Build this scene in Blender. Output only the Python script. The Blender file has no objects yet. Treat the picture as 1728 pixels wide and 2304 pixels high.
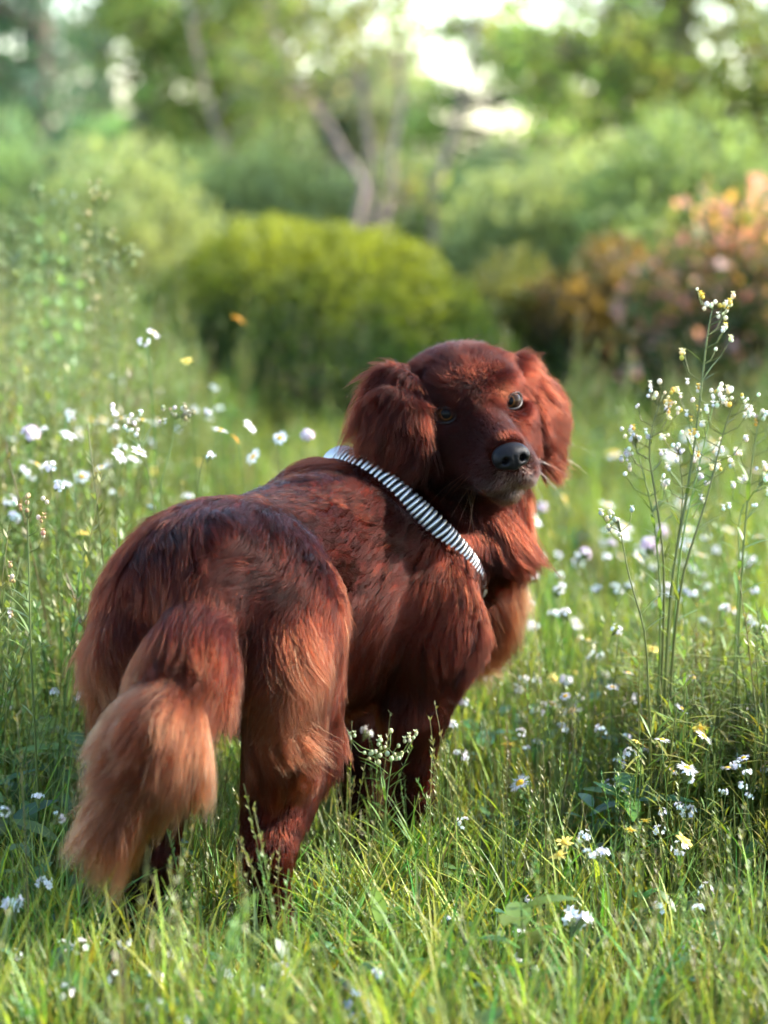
import bpy, bmesh, math, random
import numpy as np
from mathutils import Matrix, Vector, kdtree

random.seed(7)
RNG = np.random.default_rng(7)
scene = bpy.context.scene
COL = scene.collection

# ------------------------------------------------------------------ camera
PITCH = math.radians(8.4)
CAM_Z = 1.05
FPX = 5500.0                      # focal length in photograph pixels (1728 x 2304)
cam_data = bpy.data.cameras.new('camera')
cam = bpy.data.objects.new('camera', cam_data)
COL.objects.link(cam)
cam.location = (0, 0, CAM_Z)
cam.rotation_euler = (math.pi / 2 - PITCH, 0, 0)
cam_data.sensor_fit = 'VERTICAL'
cam_data.sensor_height = 36.0
cam_data.lens = FPX / 2304.0 * 36.0
cam_data.clip_start = 0.05
cam_data.clip_end = 600
cam_data.dof.use_dof = True
cam_data.dof.focus_distance = 3.34
cam_data.dof.aperture_fstop = 2.6
scene.camera = cam

# ------------------------------------------------------------------ light
SUN_DIR = Vector((0.80, 0.17, 0.60)).normalized()      # towards the sun
world = bpy.data.worlds.new('World')
scene.world = world
world.use_nodes = True
wn = world.node_tree
sky = wn.nodes.new('ShaderNodeTexSky')
sky.sky_type = 'NISHITA'
sky.sun_disc = False
sky.sun_elevation = math.asin(SUN_DIR.z)
sky.sun_rotation = math.atan2(SUN_DIR.x, SUN_DIR.y)
sky.dust_density = 0.6
wn.links.new(sky.outputs[0], wn.nodes['Background'].inputs[0])
wn.nodes['Background'].inputs[1].default_value = 0.15
sun_data = bpy.data.lights.new('sun', 'SUN')
sun_data.energy = 3.3
sun_data.angle = math.radians(0.6)
sun_data.color = (1.0, 0.93, 0.82)
sun = bpy.data.objects.new('sun', sun_data)
COL.objects.link(sun)
sun.rotation_euler = SUN_DIR.to_track_quat('Z', 'Y').to_euler()

scene.view_settings.view_transform = 'Standard'
scene.view_settings.look = 'None'
scene.view_settings.gamma = 1.0
scene.view_settings.exposure = 2.5
scene.render.engine = 'CYCLES'
cy = scene.cycles
cy.max_bounces = 6
cy.diffuse_bounces = 2
cy.glossy_bounces = 3
cy.transmission_bounces = 5
cy.transparent_max_bounces = 4
cy.use_denoising = True
cy.use_adaptive_sampling = True
cy.adaptive_threshold = 0.03
cy.caustics_reflective = False
cy.caustics_refractive = False
cy.sample_clamp_indirect = 6.0

# ------------------------------------------------------------------ helpers
_F = np.array([0, math.cos(PITCH), -math.sin(PITCH)])
_R = np.array([1.0, 0, 0])
_U = np.array([0, math.sin(PITCH), math.cos(PITCH)])
_C = np.array([0, 0, CAM_Z])


def P(px, py, d):
    """world point seen at a photograph pixel, d metres along the lens axis"""
    return _C + d * (_F + (px - 864) / FPX * _R - (py - 1152) / FPX * _U)


def G(px, py, z=0.0):
    """ground point seen at a photograph pixel"""
    r = _F + (px - 864) / FPX * _R - (py - 1152) / FPX * _U
    return _C + r * ((CAM_Z - z) / -r[2])


def mat(name, base=(0.5, 0.5, 0.5), rough=0.6, **kw):
    m = bpy.data.materials.new(name)
    m.use_nodes = True
    b = m.node_tree.nodes['Principled BSDF']
    b.inputs['Base Color'].default_value = (*base, 1)
    b.inputs['Roughness'].default_value = rough
    for k, v in kw.items():
        b.inputs[k.replace('_', ' ')].default_value = v
    return m


def mesh_obj(name, verts, faces, material=None, parent=None, smooth=True, loc=None):
    me = bpy.data.meshes.new(name)
    me.from_pydata([tuple(map(float, v)) for v in verts], [], faces)
    me.update()
    if smooth:
        me.polygons.foreach_set('use_smooth', np.ones(len(me.polygons), bool))
    o = bpy.data.objects.new(name, me)
    if material is not None:
        me.materials.append(material)
    COL.objects.link(o)
    if parent is not None:
        o.parent = parent
    if loc is not None:
        o.location = loc
    return o


def np_mesh(name, V, F, material=None, parent=None, smooth=True):
    """mesh object from numpy arrays; F is (n,3) or (n,4)"""
    me = bpy.data.meshes.new(name)
    V = np.asarray(V, np.float32); F = np.asarray(F, np.int32)
    k = F.shape[1]
    me.vertices.add(len(V)); me.vertices.foreach_set('co', V.ravel())
    me.loops.add(F.size); me.loops.foreach_set('vertex_index', F.ravel())
    me.polygons.add(len(F))
    me.polygons.foreach_set('loop_start', np.arange(0, F.size, k, dtype=np.int32))
    me.polygons.foreach_set('use_smooth', np.full(len(F), smooth, bool))
    me.update(calc_edges=True)
    me.validate()
    if material is not None:
        me.materials.append(material)
    o = bpy.data.objects.new(name, me)
    COL.objects.link(o)
    if parent is not None:
        o.parent = parent
    return o


def empty(name, loc=(0, 0, 0)):
    o = bpy.data.objects.new(name, None)
    o.empty_display_size = 0.05
    o.location = tuple(map(float, loc))
    COL.objects.link(o)
    return o


def tag(o, label=None, cat=None, group=None, kind=None):
    if label: o['label'] = label
    if cat: o['category'] = cat
    if group: o['group'] = group
    if kind: o['kind'] = kind
    return o


def unit(v):
    v = np.asarray(v, float)
    return v / np.linalg.norm(v)


def snoise(p, freq, seed, n=6):
    """smooth pseudo-random field in [-1,1] (sum of sines), p (m,3)"""
    r = np.random.default_rng(seed)
    out = np.zeros(len(p))
    for i in range(n):
        d = r.normal(size=3); d /= np.linalg.norm(d)
        out += np.sin(p @ d * freq * r.uniform(0.6, 1.5) + r.uniform(0, 6.28))
    return out / (n ** 0.5) / 1.2

# ================================================================== ground and leaf tools
def leaf_material(name, rough=.45, trans=.45, tcol=(1.6, 1.5, .6), jitter=.12):
    """thin leaf: colour comes with each leaf (attribute), light passes through"""
    m = bpy.data.materials.new(name); m.use_nodes = True
    nt = m.node_tree; b = nt.nodes['Principled BSDF']
    b.inputs['Roughness'].default_value = rough
    b.inputs['Specular IOR Level'].default_value = .35
    at = nt.nodes.new('ShaderNodeAttribute'); at.attribute_name = 'tint'
    oi = nt.nodes.new('ShaderNodeObjectInfo')
    hs = nt.nodes.new('ShaderNodeHueSaturation')
    mh = nt.nodes.new('ShaderNodeMapRange'); mh.inputs[3].default_value = .5 - jitter * .22; mh.inputs[4].default_value = .5 + jitter * .22
    mv = nt.nodes.new('ShaderNodeMapRange'); mv.inputs[3].default_value = 1 - jitter * 2; mv.inputs[4].default_value = 1 + jitter * 2
    nt.links.new(oi.outputs['Random'], mh.inputs[0]); nt.links.new(oi.outputs['Random'], mv.inputs[0])
    nt.links.new(mh.outputs[0], hs.inputs['Hue']); nt.links.new(mv.outputs[0], hs.inputs['Value'])
    nt.links.new(at.outputs['Color'], hs.inputs['Color'])
    nt.links.new(hs.outputs[0], b.inputs['Base Color'])
    tr = nt.nodes.new('ShaderNodeBsdfTranslucent')
    mx = nt.nodes.new('ShaderNodeMix'); mx.data_type = 'RGBA'; mx.blend_type = 'MULTIPLY'; mx.inputs[0].default_value = 1
    nt.links.new(hs.outputs[0], mx.inputs[6]); mx.inputs[7].default_value = (*tcol, 1)
    nt.links.new(mx.outputs[2], tr.inputs['Color'])
    ms = nt.nodes.new('ShaderNodeMixShader'); ms.inputs[0].default_value = trans
    nt.links.new(b.outputs[0], ms.inputs[1]); nt.links.new(tr.outputs[0], ms.inputs[2])
    nt.links.new(ms.outputs[0], nt.nodes['Material Output'].inputs[0])
    return m


def set_tint(me, cols):
    a = me.color_attributes.new('tint', 'FLOAT_COLOR', 'POINT')
    c = np.concatenate([np.asarray(cols, np.float32), np.ones((len(cols), 1), np.float32)], 1)
    a.data.foreach_set('color', c.ravel())


def leaf_cloud(name, pts, size, cols, material, parent, up=.4, droop=0.0, aspect=.5, seed=3, outward=None):
    """one small folded leaf at every point"""
    r = np.random.default_rng(seed)
    N = len(pts)
    ax = r.normal(size=(N, 3)); ax[:, 2] += up
    if outward is not None: ax += outward
    ax[:, 2] -= droop
    ax /= np.linalg.norm(ax, axis=1)[:, None]
    sd = np.cross(ax, r.normal(size=(N, 3))); sd /= np.linalg.norm(sd, axis=1)[:, None]
    nn = np.cross(ax, sd)
    sz = (np.asarray(size) * np.exp(r.normal(size=N) * .25))[:, None]
    a = pts - ax * sz * .5
    b = pts + ax * sz * .5
    l = pts + sd * sz * aspect * .5 + nn * sz * .10
    rr = pts - sd * sz * aspect * .5 + nn * sz * .10
    V = np.stack([a, l, b, rr], 1).reshape(-1, 3)
    F = np.arange(N * 4).reshape(N, 4)
    F = np.concatenate([F[:, [0, 1, 2]], F[:, [0, 2, 3]]])
    o = np_mesh(name, V, F, material, parent, smooth=False)
    set_tint(o.data, np.repeat(cols, 4, 0))
    return o


def tube(path, radii, seg=8):
    """vertices and faces of a tapered tube along a path"""
    path = np.asarray(path, float); V, F = [], []
    n = len(path)
    for i in range(n):
        t = unit(path[min(i + 1, n - 1)] - path[max(i - 1, 0)])
        a = unit(np.cross(t, (0.31, 0.95, 0.05) if abs(t[1]) < .9 else (1, 0, 0))); b = np.cross(t, a)
        for j in range(seg):
            q = 2 * math.pi * j / seg
            V.append(path[i] + (a * math.cos(q) + b * math.sin(q)) * radii[i])
    for i in range(n - 1):
        for j in range(seg):
            F.append((i * seg + j, i * seg + (j + 1) % seg, (i + 1) * seg + (j + 1) % seg, (i + 1) * seg + j))
    V.append(path[-1] + unit(path[-1] - path[-2]) * radii[-1]); k = len(V) - 1
    for j in range(seg):
        F.append(((n - 1) * seg + j, (n - 1) * seg + (j + 1) % seg, k))
    return V, F


class MB:
    def __init__(self): self.V, self.F, self.C = [], [], []

    def add(self, V, F, col=(1, 1, 1)):
        k = len(self.V)
        self.V += [tuple(map(float, v)) for v in V]; self.F += [tuple(i + k for i in f) for f in F]
        self.C += [col] * len(V) if not isinstance(col, list) else col

    def build(self, name, material, parent=None, smooth=True):
        o = mesh_obj(name, self.V, self.F, material, parent, smooth)
        set_tint(o.data, self.C)
        return o


m_soil = mat('soil', (.06, .05, .03), .95)
nt = m_soil.node_tree
nz = nt.nodes.new('ShaderNodeTexNoise'); nz.inputs['Scale'].default_value = 3.0; nz.inputs['Detail'].default_value = 8
tc = nt.nodes.new('ShaderNodeTexCoord'); nt.links.new(tc.outputs['Object'], nz.inputs['Vector'])
rp = nt.nodes.new('ShaderNodeValToRGB')
rp.color_ramp.elements[0].position = .35; rp.color_ramp.elements[0].color = (.030, .028, .014, 1)
rp.color_ramp.elements[1].position = .7; rp.color_ramp.elements[1].color = (.055, .085, .020, 1)
nt.links.new(nz.outputs[0], rp.inputs[0]); nt.links.new(rp.outputs[0], nt.nodes['Principled BSDF'].inputs['Base Color'])
gx = np.concatenate([np.linspace(-300, -8, 14), np.linspace(-6, 6, 40), np.linspace(8, 300, 14)])
gy = np.concatenate([np.linspace(-60, 0, 6), np.linspace(1, 14, 44), np.linspace(16, 500, 26)])
GX, GY = np.meshgrid(gx, gy, indexing='ij')
gp = np.stack([GX.ravel(), GY.ravel(), np.zeros(GX.size)], 1)
gp[:, 2] = np.where((np.abs(gp[:, 0]) < 7) & (gp[:, 1] < 15), .008 * snoise(gp, 2.2, 5) - .006, 0)
gi = np.arange(GX.size).reshape(GX.shape)
gF = np.stack([gi[:-1, :-1], gi[1:, :-1], gi[1:, 1:], gi[:-1, 1:]], -1).reshape(-1, 4)
tag(np_mesh('ground', gp, gF, m_soil), kind='structure')
# ================================================================== trees and shrubs behind the meadow
m_leaf = leaf_material('tree_leaf', .45, .55, (1.40, 1.34, .85))
m_leaf2 = leaf_material('shrub_leaf', .5, .48, (1.40, 1.34, .75))
m_bark = leaf_material('bark', .9, 0.0)


def foliage_points(clumps, n, seed):
    """points in fuzzy clumps [(centre, radii), ...]"""
    r = np.random.default_rng(seed)
    w = np.array([np.prod(np.atleast_1d(c[1]) * np.ones(3)) ** .7 for c in clumps]); w /= w.sum()
    k = r.choice(len(clumps), n, p=w)
    C = np.array([c[0] for c in clumps]); R_ = np.array([np.ones(3) * c[1] for c in clumps])
    d = r.normal(size=(n, 3)); d /= np.linalg.norm(d, axis=1)[:, None]
    rad = r.random(n) ** .45
    p = C[k] + d * rad[:, None] * R_[k]
    return p, k


def tree(name, label, base, stems, clumps, n, size, col, group=None, cat='tree', bark=(.10, .075, .055), seed=1, spread=.25, up=.2, mats=None, aspect=.5):
    """stems: list of (path, r0, r1); every clump gets a limb from the nearest stem"""
    r = np.random.default_rng(seed)
    base = np.asarray(base, float)
    root = empty(name, base)
    tag(root, label, cat, group)
    mb = MB()
    nodes = []
    for path, r0, r1 in stems:
        path = np.asarray(path, float)
        # resample with a little wander
        q = [path[0]]
        for a, b in zip(path[:-1], path[1:]):
            for t in (.33, .66, 1):
                q.append(a + (b - a) * t + (r.normal(size=3) * .02 * np.linalg.norm(b - a) if t < 1 else 0))
        rr = np.linspace(r0, r1, len(q))
        mb.add(*tube(np.array(q) - base, rr, 8), col=bark)
        nodes += [(p, rr[i]) for i, p in enumerate(q)][1:]
    NP = np.array([p for p, _ in nodes])
    for c, rad in clumps:
        c = np.asarray(c, float)
        dd = np.linalg.norm(NP - c, axis=1) + 3.0 * np.maximum(NP[:, 2] - c[2] + .1, 0)
        i = int(np.argmin(dd)); a = nodes[i][0]; r0 = min(nodes[i][1] * .6, .05)
        mid = (a + c) / 2 + r.normal(size=3) * .08 * np.linalg.norm(c - a) + np.array([0, 0, .05])
        mb.add(*tube(np.array([a, mid, c]) - base, [r0, r0 * .65, r0 * .25], 5), col=bark)
        for _ in range(3):
            e = c + r.normal(size=3) * np.mean(rad) * .6
            mb.add(*tube(np.array([(c + mid) / 2, c * .5 + e * .5, e]) - base, [r0 * .4, r0 * .25, r0 * .08], 4), col=bark)
    mb.build('trunk', m_bark, root)
    p, k = foliage_points(clumps, n, seed)
    cv = 1.6 * (np.asarray(col) * .80 + .20 * np.array([.8, .9, .65]) * np.mean(col) * 1.2) * np.exp(r.normal(size=(len(clumps), 1)) * spread)[k] * np.exp(r.normal(size=(n, 1)) * .22)  # leaf tint brightened and paled: the distant haze veil is put into the colour
    cv[:, 0] *= np.exp(r.normal(size=n) * .15)
    leaf_cloud('crown', p - base, size, cv, mats or m_leaf, root, up=up, seed=seed, aspect=aspect)
    return root


def blobs(rects, d, dd, rad, n, seed, flat=1.0):
    """clumps spread over patches of the view at about d metres: (px0, px1, py0, py1)"""
    r = np.random.default_rng(seed); out = []
    ar = np.array([(b - a) * (e - c) for a, b, c, e in rects], float); k = r.choice(len(rects), n, p=ar / ar.sum())
    for i in k:
        a, b, c, e = rects[i]
        q = P(r.uniform(a, b), r.uniform(c, e), d + r.uniform(-dd, dd))
        if q[2] < .15: q[2] = .15 + r.random() * .2
        out.append((q, np.array([1, 1, flat]) * rad * r.uniform(.6, 1.3)))
    return out


def gnd(px, d):
    q = P(px, 600, d); q[2] = 0
    return q


def up_stem(px, d, top_px, top_py, r0, r1, bend=0.1, seed=0):
    a = gnd(px, d); b = P(top_px, top_py, d)
    m1 = a + (b - a) * .35 + np.array([bend, 0, 0]); m2 = a + (b - a) * .7 + np.array([bend * .6, 0, 0])
    return ([a, m1, m2, b], r0, r1)


# --- dark conifer-like tree, far left
tree('dark_tree', 'dark blue-green tree at the left edge with white sky showing through', gnd(60, 26),
     [up_stem(60, 26, 70, -500, .22, .08, .1), ],
     blobs([(-380, 200, -450, 520), (-100, 130, 300, 560)], 26, 1.2, .62, 62, 11), 8500, .12, (.030, .075, .040),
     seed=11, spread=.3)
tree('dark_tree', 'deep green tree standing just right of the left edge, behind the tall grass', gnd(250, 30),
     [up_stem(240, 30, 260, -400, .2, .08, -.1)],
     blobs([(110, 420, 60, 560), (150, 330, -420, -60)], 30, 1.2, .58, 46, 12), 7500, .13, (.050, .105, .040), seed=12)
# --- light green tree, left of centre
tree('light_green_tree', 'light green leafy tree left of centre with round bright gaps', gnd(430, 21),
     [up_stem(300, 21, 330, -420, .12, .05, .05), up_stem(560, 21, 520, -420, .10, .05, -.1)],
     blobs([(260, 640, -450, 90), (330, 620, 60, 540)], 21, 1.3, .40, 74, 13), 11500, .105, (.125, .175, .035), seed=13)
# --- several-stemmed tree behind the round bush
ms = [([gnd(810, 14.5), P(820, 420, 14.5), P(745, 290, 14.5), P(672, 190, 14.5), P(612, 60, 14.5), P(585, -260, 14.5)], .030, .015),
      ([gnd(835, 14.7), P(838, 420, 14.7), P(822, 270, 14.7), P(800, 90, 14.7), P(770, -280, 14.7)], .029, .015),
      ([gnd(865, 14.6), P(880, 380, 14.6), P(905, 200, 14.6), P(880, 40, 14.6), P(905, -260, 14.6)], .024, .012),
      ([gnd(950, 14.9), P(975, 440, 14.9), P(1015, 320, 14.9), P(1060, 160, 14.9), P(1090, -250, 14.9)], .027, .013),
      ([gnd(560, 15.4), P(545, 420, 15.4), P(480, 270, 15.4), P(430, 60, 15.4), P(400, -200, 15.4)], .022, .011)]
tree('many_stemmed_tree', 'sparse tree with several pinkish grey stems fanning out behind the round bush', gnd(840, 14.6),
     ms, blobs([(480, 1130, -420, 130), (560, 700, 130, 330), (880, 1010, 380, 520)], 14.6, .9, .19, 95, 14), 6000, .060, (.150, .190, .045),
     bark=(.26, .19, .155), seed=14, spread=.3)
# --- hazy grey-green fill behind it
for i, (px, a, b, t, c, lab) in enumerate((
        (700, 520, 900, 120, (.13, .15, .075), 'grey-green tree directly behind the stems of the sparse tree'),
        (980, 900, 1080, 470, (.10, .15, .05), 'low leafy tree right of the pinkish stems, under the bright sky gap'),
        (330, 120, 560, 330, (.085, .14, .040), 'leafy green tree behind the left half of the round bush'))):
    tree('background_tree', lab, gnd(px, 34 - 3 * i), [up_stem(px, 34 - 3 * i, px + 20, t, .16, .06, .1)],
         blobs([(a, b, t, 560)], 34 - 3 * i, 1.5, .62, 40, 20 + i), 9500, .15, c, seed=20 + i)
# --- right: sky gap framed by thin branches, then a big yellow-green tree
tree('slender_tree', 'slender tree whose hanging twigs cross the bright sky right of centre', gnd(1230, 19),
     [up_stem(1390, 19, 1330, -380, .06, .03, .12)],
     blobs([(1060, 1420, -420, 20), (1080, 1260, 0, 240), (1280, 1420, 0, 420), (930, 1330, 20, 460), (930, 1330, 20, 460)], 19, 1.0, .24, 90, 15), 8200, .075, (.130, .185, .040), seed=15)
tree('yellow_green_tree', 'big yellow-green tree filling the upper right corner', gnd(1620, 16),
     [up_stem(1600, 16, 1560, -500, .16, .07, -.2), up_stem(1720, 16, 1760, -450, .12, .05, .1)],
     blobs([(1400, 2150, -460, 600), (1380, 1560, 100, 560)], 16, 1.2, .38, 120, 16), 21000, .085, (.130, .165, .024), seed=16, spread=.35)
tree('background_tree', 'mid green tree low behind the pink-leaved shrub', gnd(1250, 27), [up_stem(1250, 27, 1270, 420, .14, .06, .1)],
     blobs([(1060, 1480, 440, 620)], 27, 1.6, .55, 30, 27), 8500, .13, (.105, .150, .045), seed=27)
for i, (px, d, a, b, t, c) in enumerate(((-500, 40, -1100, 120, 250, (.05, .09, .04)), (1900, 38, 1560, 2600, 180, (.07, .11, .03)))):
    tree('background_tree', ('distant green tree past the left edge of the meadow', 'distant green tree past the right edge of the meadow')[i],
         gnd(px, d), [up_stem(px, d, px, t, .16, .06, .1)], blobs([(a, b, t, 560)], d, 2, .9, 40, 30 + i), 8000, .2, c, seed=30 + i)


# --- shrubs
def shrub(name, label, px, d, width, height, n, size, inner, outer, seed, cat='shrub', group=None, lumps=22, accent=None, acc_p=0, depth=None, aspect=.45):
    r = np.random.default_rng(seed)
    c = gnd(px, d); depth = depth or width * .8
    root = empty(name, c); tag(root, label, cat, group)
    lp = []
    for i in range(lumps):
        a = r.uniform(0, 2 * math.pi); e = math.asin(r.uniform(.0, 1))
        k = r.uniform(.72, .92)
        lp.append((np.array([math.cos(a) * math.cos(e) * width / 2 * k, math.sin(a) * math.cos(e) * depth / 2 * k,
                             height * (.12 + .78 * math.sin(e) * k / .9)]), height * (r.uniform(.13, .20) if lumps > 60 else r.uniform(.12, .34))))
    lp.append((np.array([0, 0, height * .4]), np.array([width * .36, depth * .36, height * .36])))
    p, k = foliage_points(lp, n, seed)
    if lumps > 60:          # clipped, dense dome: most leaves sit in an even outer shell
        dv = r.normal(size=(n, 3)); dv[:, 2] = np.abs(dv[:, 2]); dv /= np.linalg.norm(dv, axis=1)[:, None]
        kk = 1 - .30 * r.random(n) ** 2 + .050 * snoise(dv, 5, seed + 1) + .040 * snoise(dv, 12, seed + 2) + .03 * snoise(dv, 26, seed + 3)
        kk = kk / (np.abs(dv) ** 2.15).sum(1) ** (1 / 2.15) * .99
        p = dv * kk[:, None] * np.array([width / 2, depth / 2, height]) * np.array([1, 1, 1.0])
    p[:, 2] = np.abs(p[:, 2]) + .01
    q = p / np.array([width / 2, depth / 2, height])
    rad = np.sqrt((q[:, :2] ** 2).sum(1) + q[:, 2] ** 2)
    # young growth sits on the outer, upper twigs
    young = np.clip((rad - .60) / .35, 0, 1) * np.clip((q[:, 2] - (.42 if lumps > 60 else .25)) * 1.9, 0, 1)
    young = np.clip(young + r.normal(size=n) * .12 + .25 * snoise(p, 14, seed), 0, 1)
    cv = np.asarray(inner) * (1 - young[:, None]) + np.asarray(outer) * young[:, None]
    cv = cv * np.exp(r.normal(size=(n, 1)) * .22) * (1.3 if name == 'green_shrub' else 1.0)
    if accent is not None:
        m = r.random(n) < acc_p * np.clip(young + .2, 0, 1)
        cv[m] = np.asarray(accent)[r.integers(0, len(accent), m.sum())] * np.exp(r.normal(size=(m.sum(), 1)) * .2)
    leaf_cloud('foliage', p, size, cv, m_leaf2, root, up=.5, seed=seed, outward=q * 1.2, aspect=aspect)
    mb = MB()
    for i in range(9):
        e = lp[i][0]
        mb.add(*tube([e * np.array([.1, .1, 0]), e * np.array([.4, .4, .5]), e], [.014, .009, .003], 5), col=(.09, .06, .04))
    mb.build('stems', m_bark, root)
    return root


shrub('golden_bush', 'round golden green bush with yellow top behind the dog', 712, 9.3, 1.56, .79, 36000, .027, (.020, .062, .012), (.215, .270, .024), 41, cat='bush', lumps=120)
shrub('green_bush', 'lower olive bush right of the golden bush, behind the dog\'s head', 1130, 9.9, .62, .60, 8000, .034, (.035, .062, .016), (.13, .135, .030), 42, cat='bush')
pink = [(.60, .25, .20), (.58, .29, .22), (.64, .40, .35), (.55, .33, .10)]
shrub('pink_shrub', 'shrub with pink and orange leaf tips at the right edge', 1715, 9.0, .84, .84, 6500, .046, (.045, .070, .020), (.13, .15, .045), 43, accent=pink, acc_p=.42, aspect=.7, lumps=20)
shrub('pink_shrub', 'smaller rust-tinted shrub between the olive bush and the pink shrub', 1375, 9.6, .75, .66, 7000, .042, (.045, .060, .020), (.20, .15, .035), 44, accent=[(.30, .16, .07), (.34, .22, .06)], acc_p=.05, aspect=.6)
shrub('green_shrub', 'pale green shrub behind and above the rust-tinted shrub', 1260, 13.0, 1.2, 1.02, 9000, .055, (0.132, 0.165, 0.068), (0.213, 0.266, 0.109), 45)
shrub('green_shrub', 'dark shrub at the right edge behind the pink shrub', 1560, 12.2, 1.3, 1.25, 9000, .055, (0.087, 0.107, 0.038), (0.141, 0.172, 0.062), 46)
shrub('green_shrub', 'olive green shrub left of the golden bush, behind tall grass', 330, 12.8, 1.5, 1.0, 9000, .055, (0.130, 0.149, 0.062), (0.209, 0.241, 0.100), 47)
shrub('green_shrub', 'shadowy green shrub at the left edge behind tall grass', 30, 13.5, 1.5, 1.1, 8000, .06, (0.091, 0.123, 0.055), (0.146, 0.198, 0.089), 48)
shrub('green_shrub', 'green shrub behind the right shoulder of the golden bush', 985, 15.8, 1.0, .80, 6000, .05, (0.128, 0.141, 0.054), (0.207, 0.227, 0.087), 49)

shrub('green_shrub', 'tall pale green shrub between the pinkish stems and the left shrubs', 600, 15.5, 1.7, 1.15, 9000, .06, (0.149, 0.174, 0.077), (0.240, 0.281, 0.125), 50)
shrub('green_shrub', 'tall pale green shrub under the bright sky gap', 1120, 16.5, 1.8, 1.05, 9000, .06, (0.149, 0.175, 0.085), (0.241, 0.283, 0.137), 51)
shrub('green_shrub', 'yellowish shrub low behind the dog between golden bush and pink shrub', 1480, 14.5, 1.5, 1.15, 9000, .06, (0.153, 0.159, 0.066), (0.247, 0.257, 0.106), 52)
# ================================================================== the dog
TH = math.radians(24)
HV = np.array([math.sin(TH), math.cos(TH), 0.0])      # heading, away and to the right
SV = np.array([math.cos(TH), -math.sin(TH), 0.0])     # the dog's right
ZV = np.array([0, 0, 1.0])
DO = np.array([-0.235, 3.20, 0.0])


def D(s, f, z):
    return DO + s * SV + f * HV + z * ZV


TH2 = math.radians(7)                                 # the hindquarters stand squarer to us
HV2 = np.array([math.sin(TH2), math.cos(TH2), 0.0])
SV2 = np.array([math.cos(TH2), -math.sin(TH2), 0.0])
DO2 = np.array([-0.214, 3.19, 0.0])


def D2(s, f, z):
    return DO2 + s * SV2 + f * HV2 + z * ZV


# head pose
def _head_rot(y, pt, r):
    B = np.stack([_R, -_F, _U], 1)
    c, s = math.cos(y), math.sin(y); Z = np.array([[c, -s, 0], [s, c, 0], [0, 0, 1]])
    c, s = math.cos(pt), math.sin(pt); X = np.array([[1, 0, 0], [0, c, -s], [0, s, c]])
    c, s = math.cos(r), math.sin(r); Y = np.array([[c, 0, s], [0, 1, 0], [-s, 0, c]])
    return B @ Y @ Z @ X


HR = _head_rot(*[math.radians(a) for a in (-14.0, -12.0, -12.0)])
HS = 1.277
HC = P(1083, 918, 3.56)


def H(x, y, z):
    return HC + HS * (HR @ np.array([x, y, z], float))


def HD(x, y, z):
    return HR @ unit((x, y, z))


PR = []          # signed distance primitives with the coat they carry

COAT = dict(head=0.0, flow=(0, 0, -1.0), L=0.03, lift=0.25, grav=0.3, tan=0.0, clump=0.6)


def _add(fn, c, rad, k, mode, coat):
    a = dict(COAT); a.update(coat)
    PR.append((fn, np.asarray(c, float), rad, k, mode, a))


def ell(c, radii, axes=None, k=0.03, mode=1, **coat):
    c = np.asarray(c, float)
    A = np.stack([unit(a) for a in axes], 0) if axes is not None else np.eye(3)
    A = A.astype(np.float32); r = np.asarray(radii, np.float32); cf = c.astype(np.float32)

    def fn(p):
        q = (p - cf) @ A.T
        k0 = np.sqrt(((q / r) ** 2).sum(-1)) + 1e-9
        k1 = np.sqrt(((q / (r * r)) ** 2).sum(-1)) + 1e-9
        return k0 * (k0 - 1) / k1
    _add(fn, c, max(radii), k, mode, coat)


def cap(a, b, ra, rb, k=0.03, mode=1, squash=None, **coat):
    """tapered capsule; squash=(axis, factor) thins it along an axis"""
    a = np.asarray(a, np.float32); b = np.asarray(b, np.float32); ba = b - a; L2 = float(ba @ ba)

    def fn(p):
        pa = p - a
        t = np.clip((pa @ ba) / L2, 0, 1)
        v = pa - t[..., None] * ba
        r = ra + (rb - ra) * t
        if squash is not None:
            ax = unit(squash[0]).astype(np.float32)
            comp = v @ ax
            v = v + (comp * (1 / squash[1] - 1))[..., None] * ax
            l = np.sqrt((v * v).sum(-1))
            g = np.sqrt(np.maximum((v * v).sum(-1) + 0 * comp, 1e-12))
            # first-order distance correction along the thin axis
            s = np.sqrt(np.maximum((g ** 2) / np.maximum(((v - (comp / squash[1])[..., None] * ax) ** 2).sum(-1)
                                                          + (comp / squash[1] / squash[1]) ** 2, 1e-12), 1e-6))
            return (l - r) * np.minimum(s, 1.0)
        return np.sqrt((v * v).sum(-1)) - r
    _add(fn, (a + b) / 2, math.sqrt(L2) / 2 + max(ra, rb), k, mode, coat)


BACK = -HV
DOWN = -ZV
CAMD = np.array([0, -1.0, 0])

# ---- trunk
ell(D(.025, .40, .425), (.128, .20, .150), (SV, HV, ZV), k=.05, flow=BACK * .7 + DOWN * .55, L=.040, tan=.05)
cap(D2(0, .02, .475), D(.015, .36, .470), .106, .116, k=.05, flow=BACK + DOWN * .35, L=.035)
ell(D2(0, -.01, .482), (.134, .120, .098), (SV2, HV2, ZV), k=.05, flow=BACK * .6 + DOWN * .8, L=.040)
ell(D2(.0, .04, .40), (.112, .09, .10), (SV2, HV2, ZV), k=.05, flow=DOWN + BACK * .3, L=.05)
cap(D(.01, .20, .36), D(.02, .42, .335), .065, .085, k=.05, flow=DOWN + BACK * .4, L=.055, tan=.12)   # belly
# withers and neck
ell(P(750, 1165, 3.63), (.100, .10, .080), (SV, HV, ZV), k=.05, flow=BACK + DOWN * .35 - SV * .2, L=.035)
NECK_A = P(880, 1215, 3.72)
NECK_B = P(1010, 1010, 3.76)
cap(NECK_A, NECK_B, .135, .092, k=.05, flow=unit(NECK_A - NECK_B) * .8 + DOWN * .5, L=.040)
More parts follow.
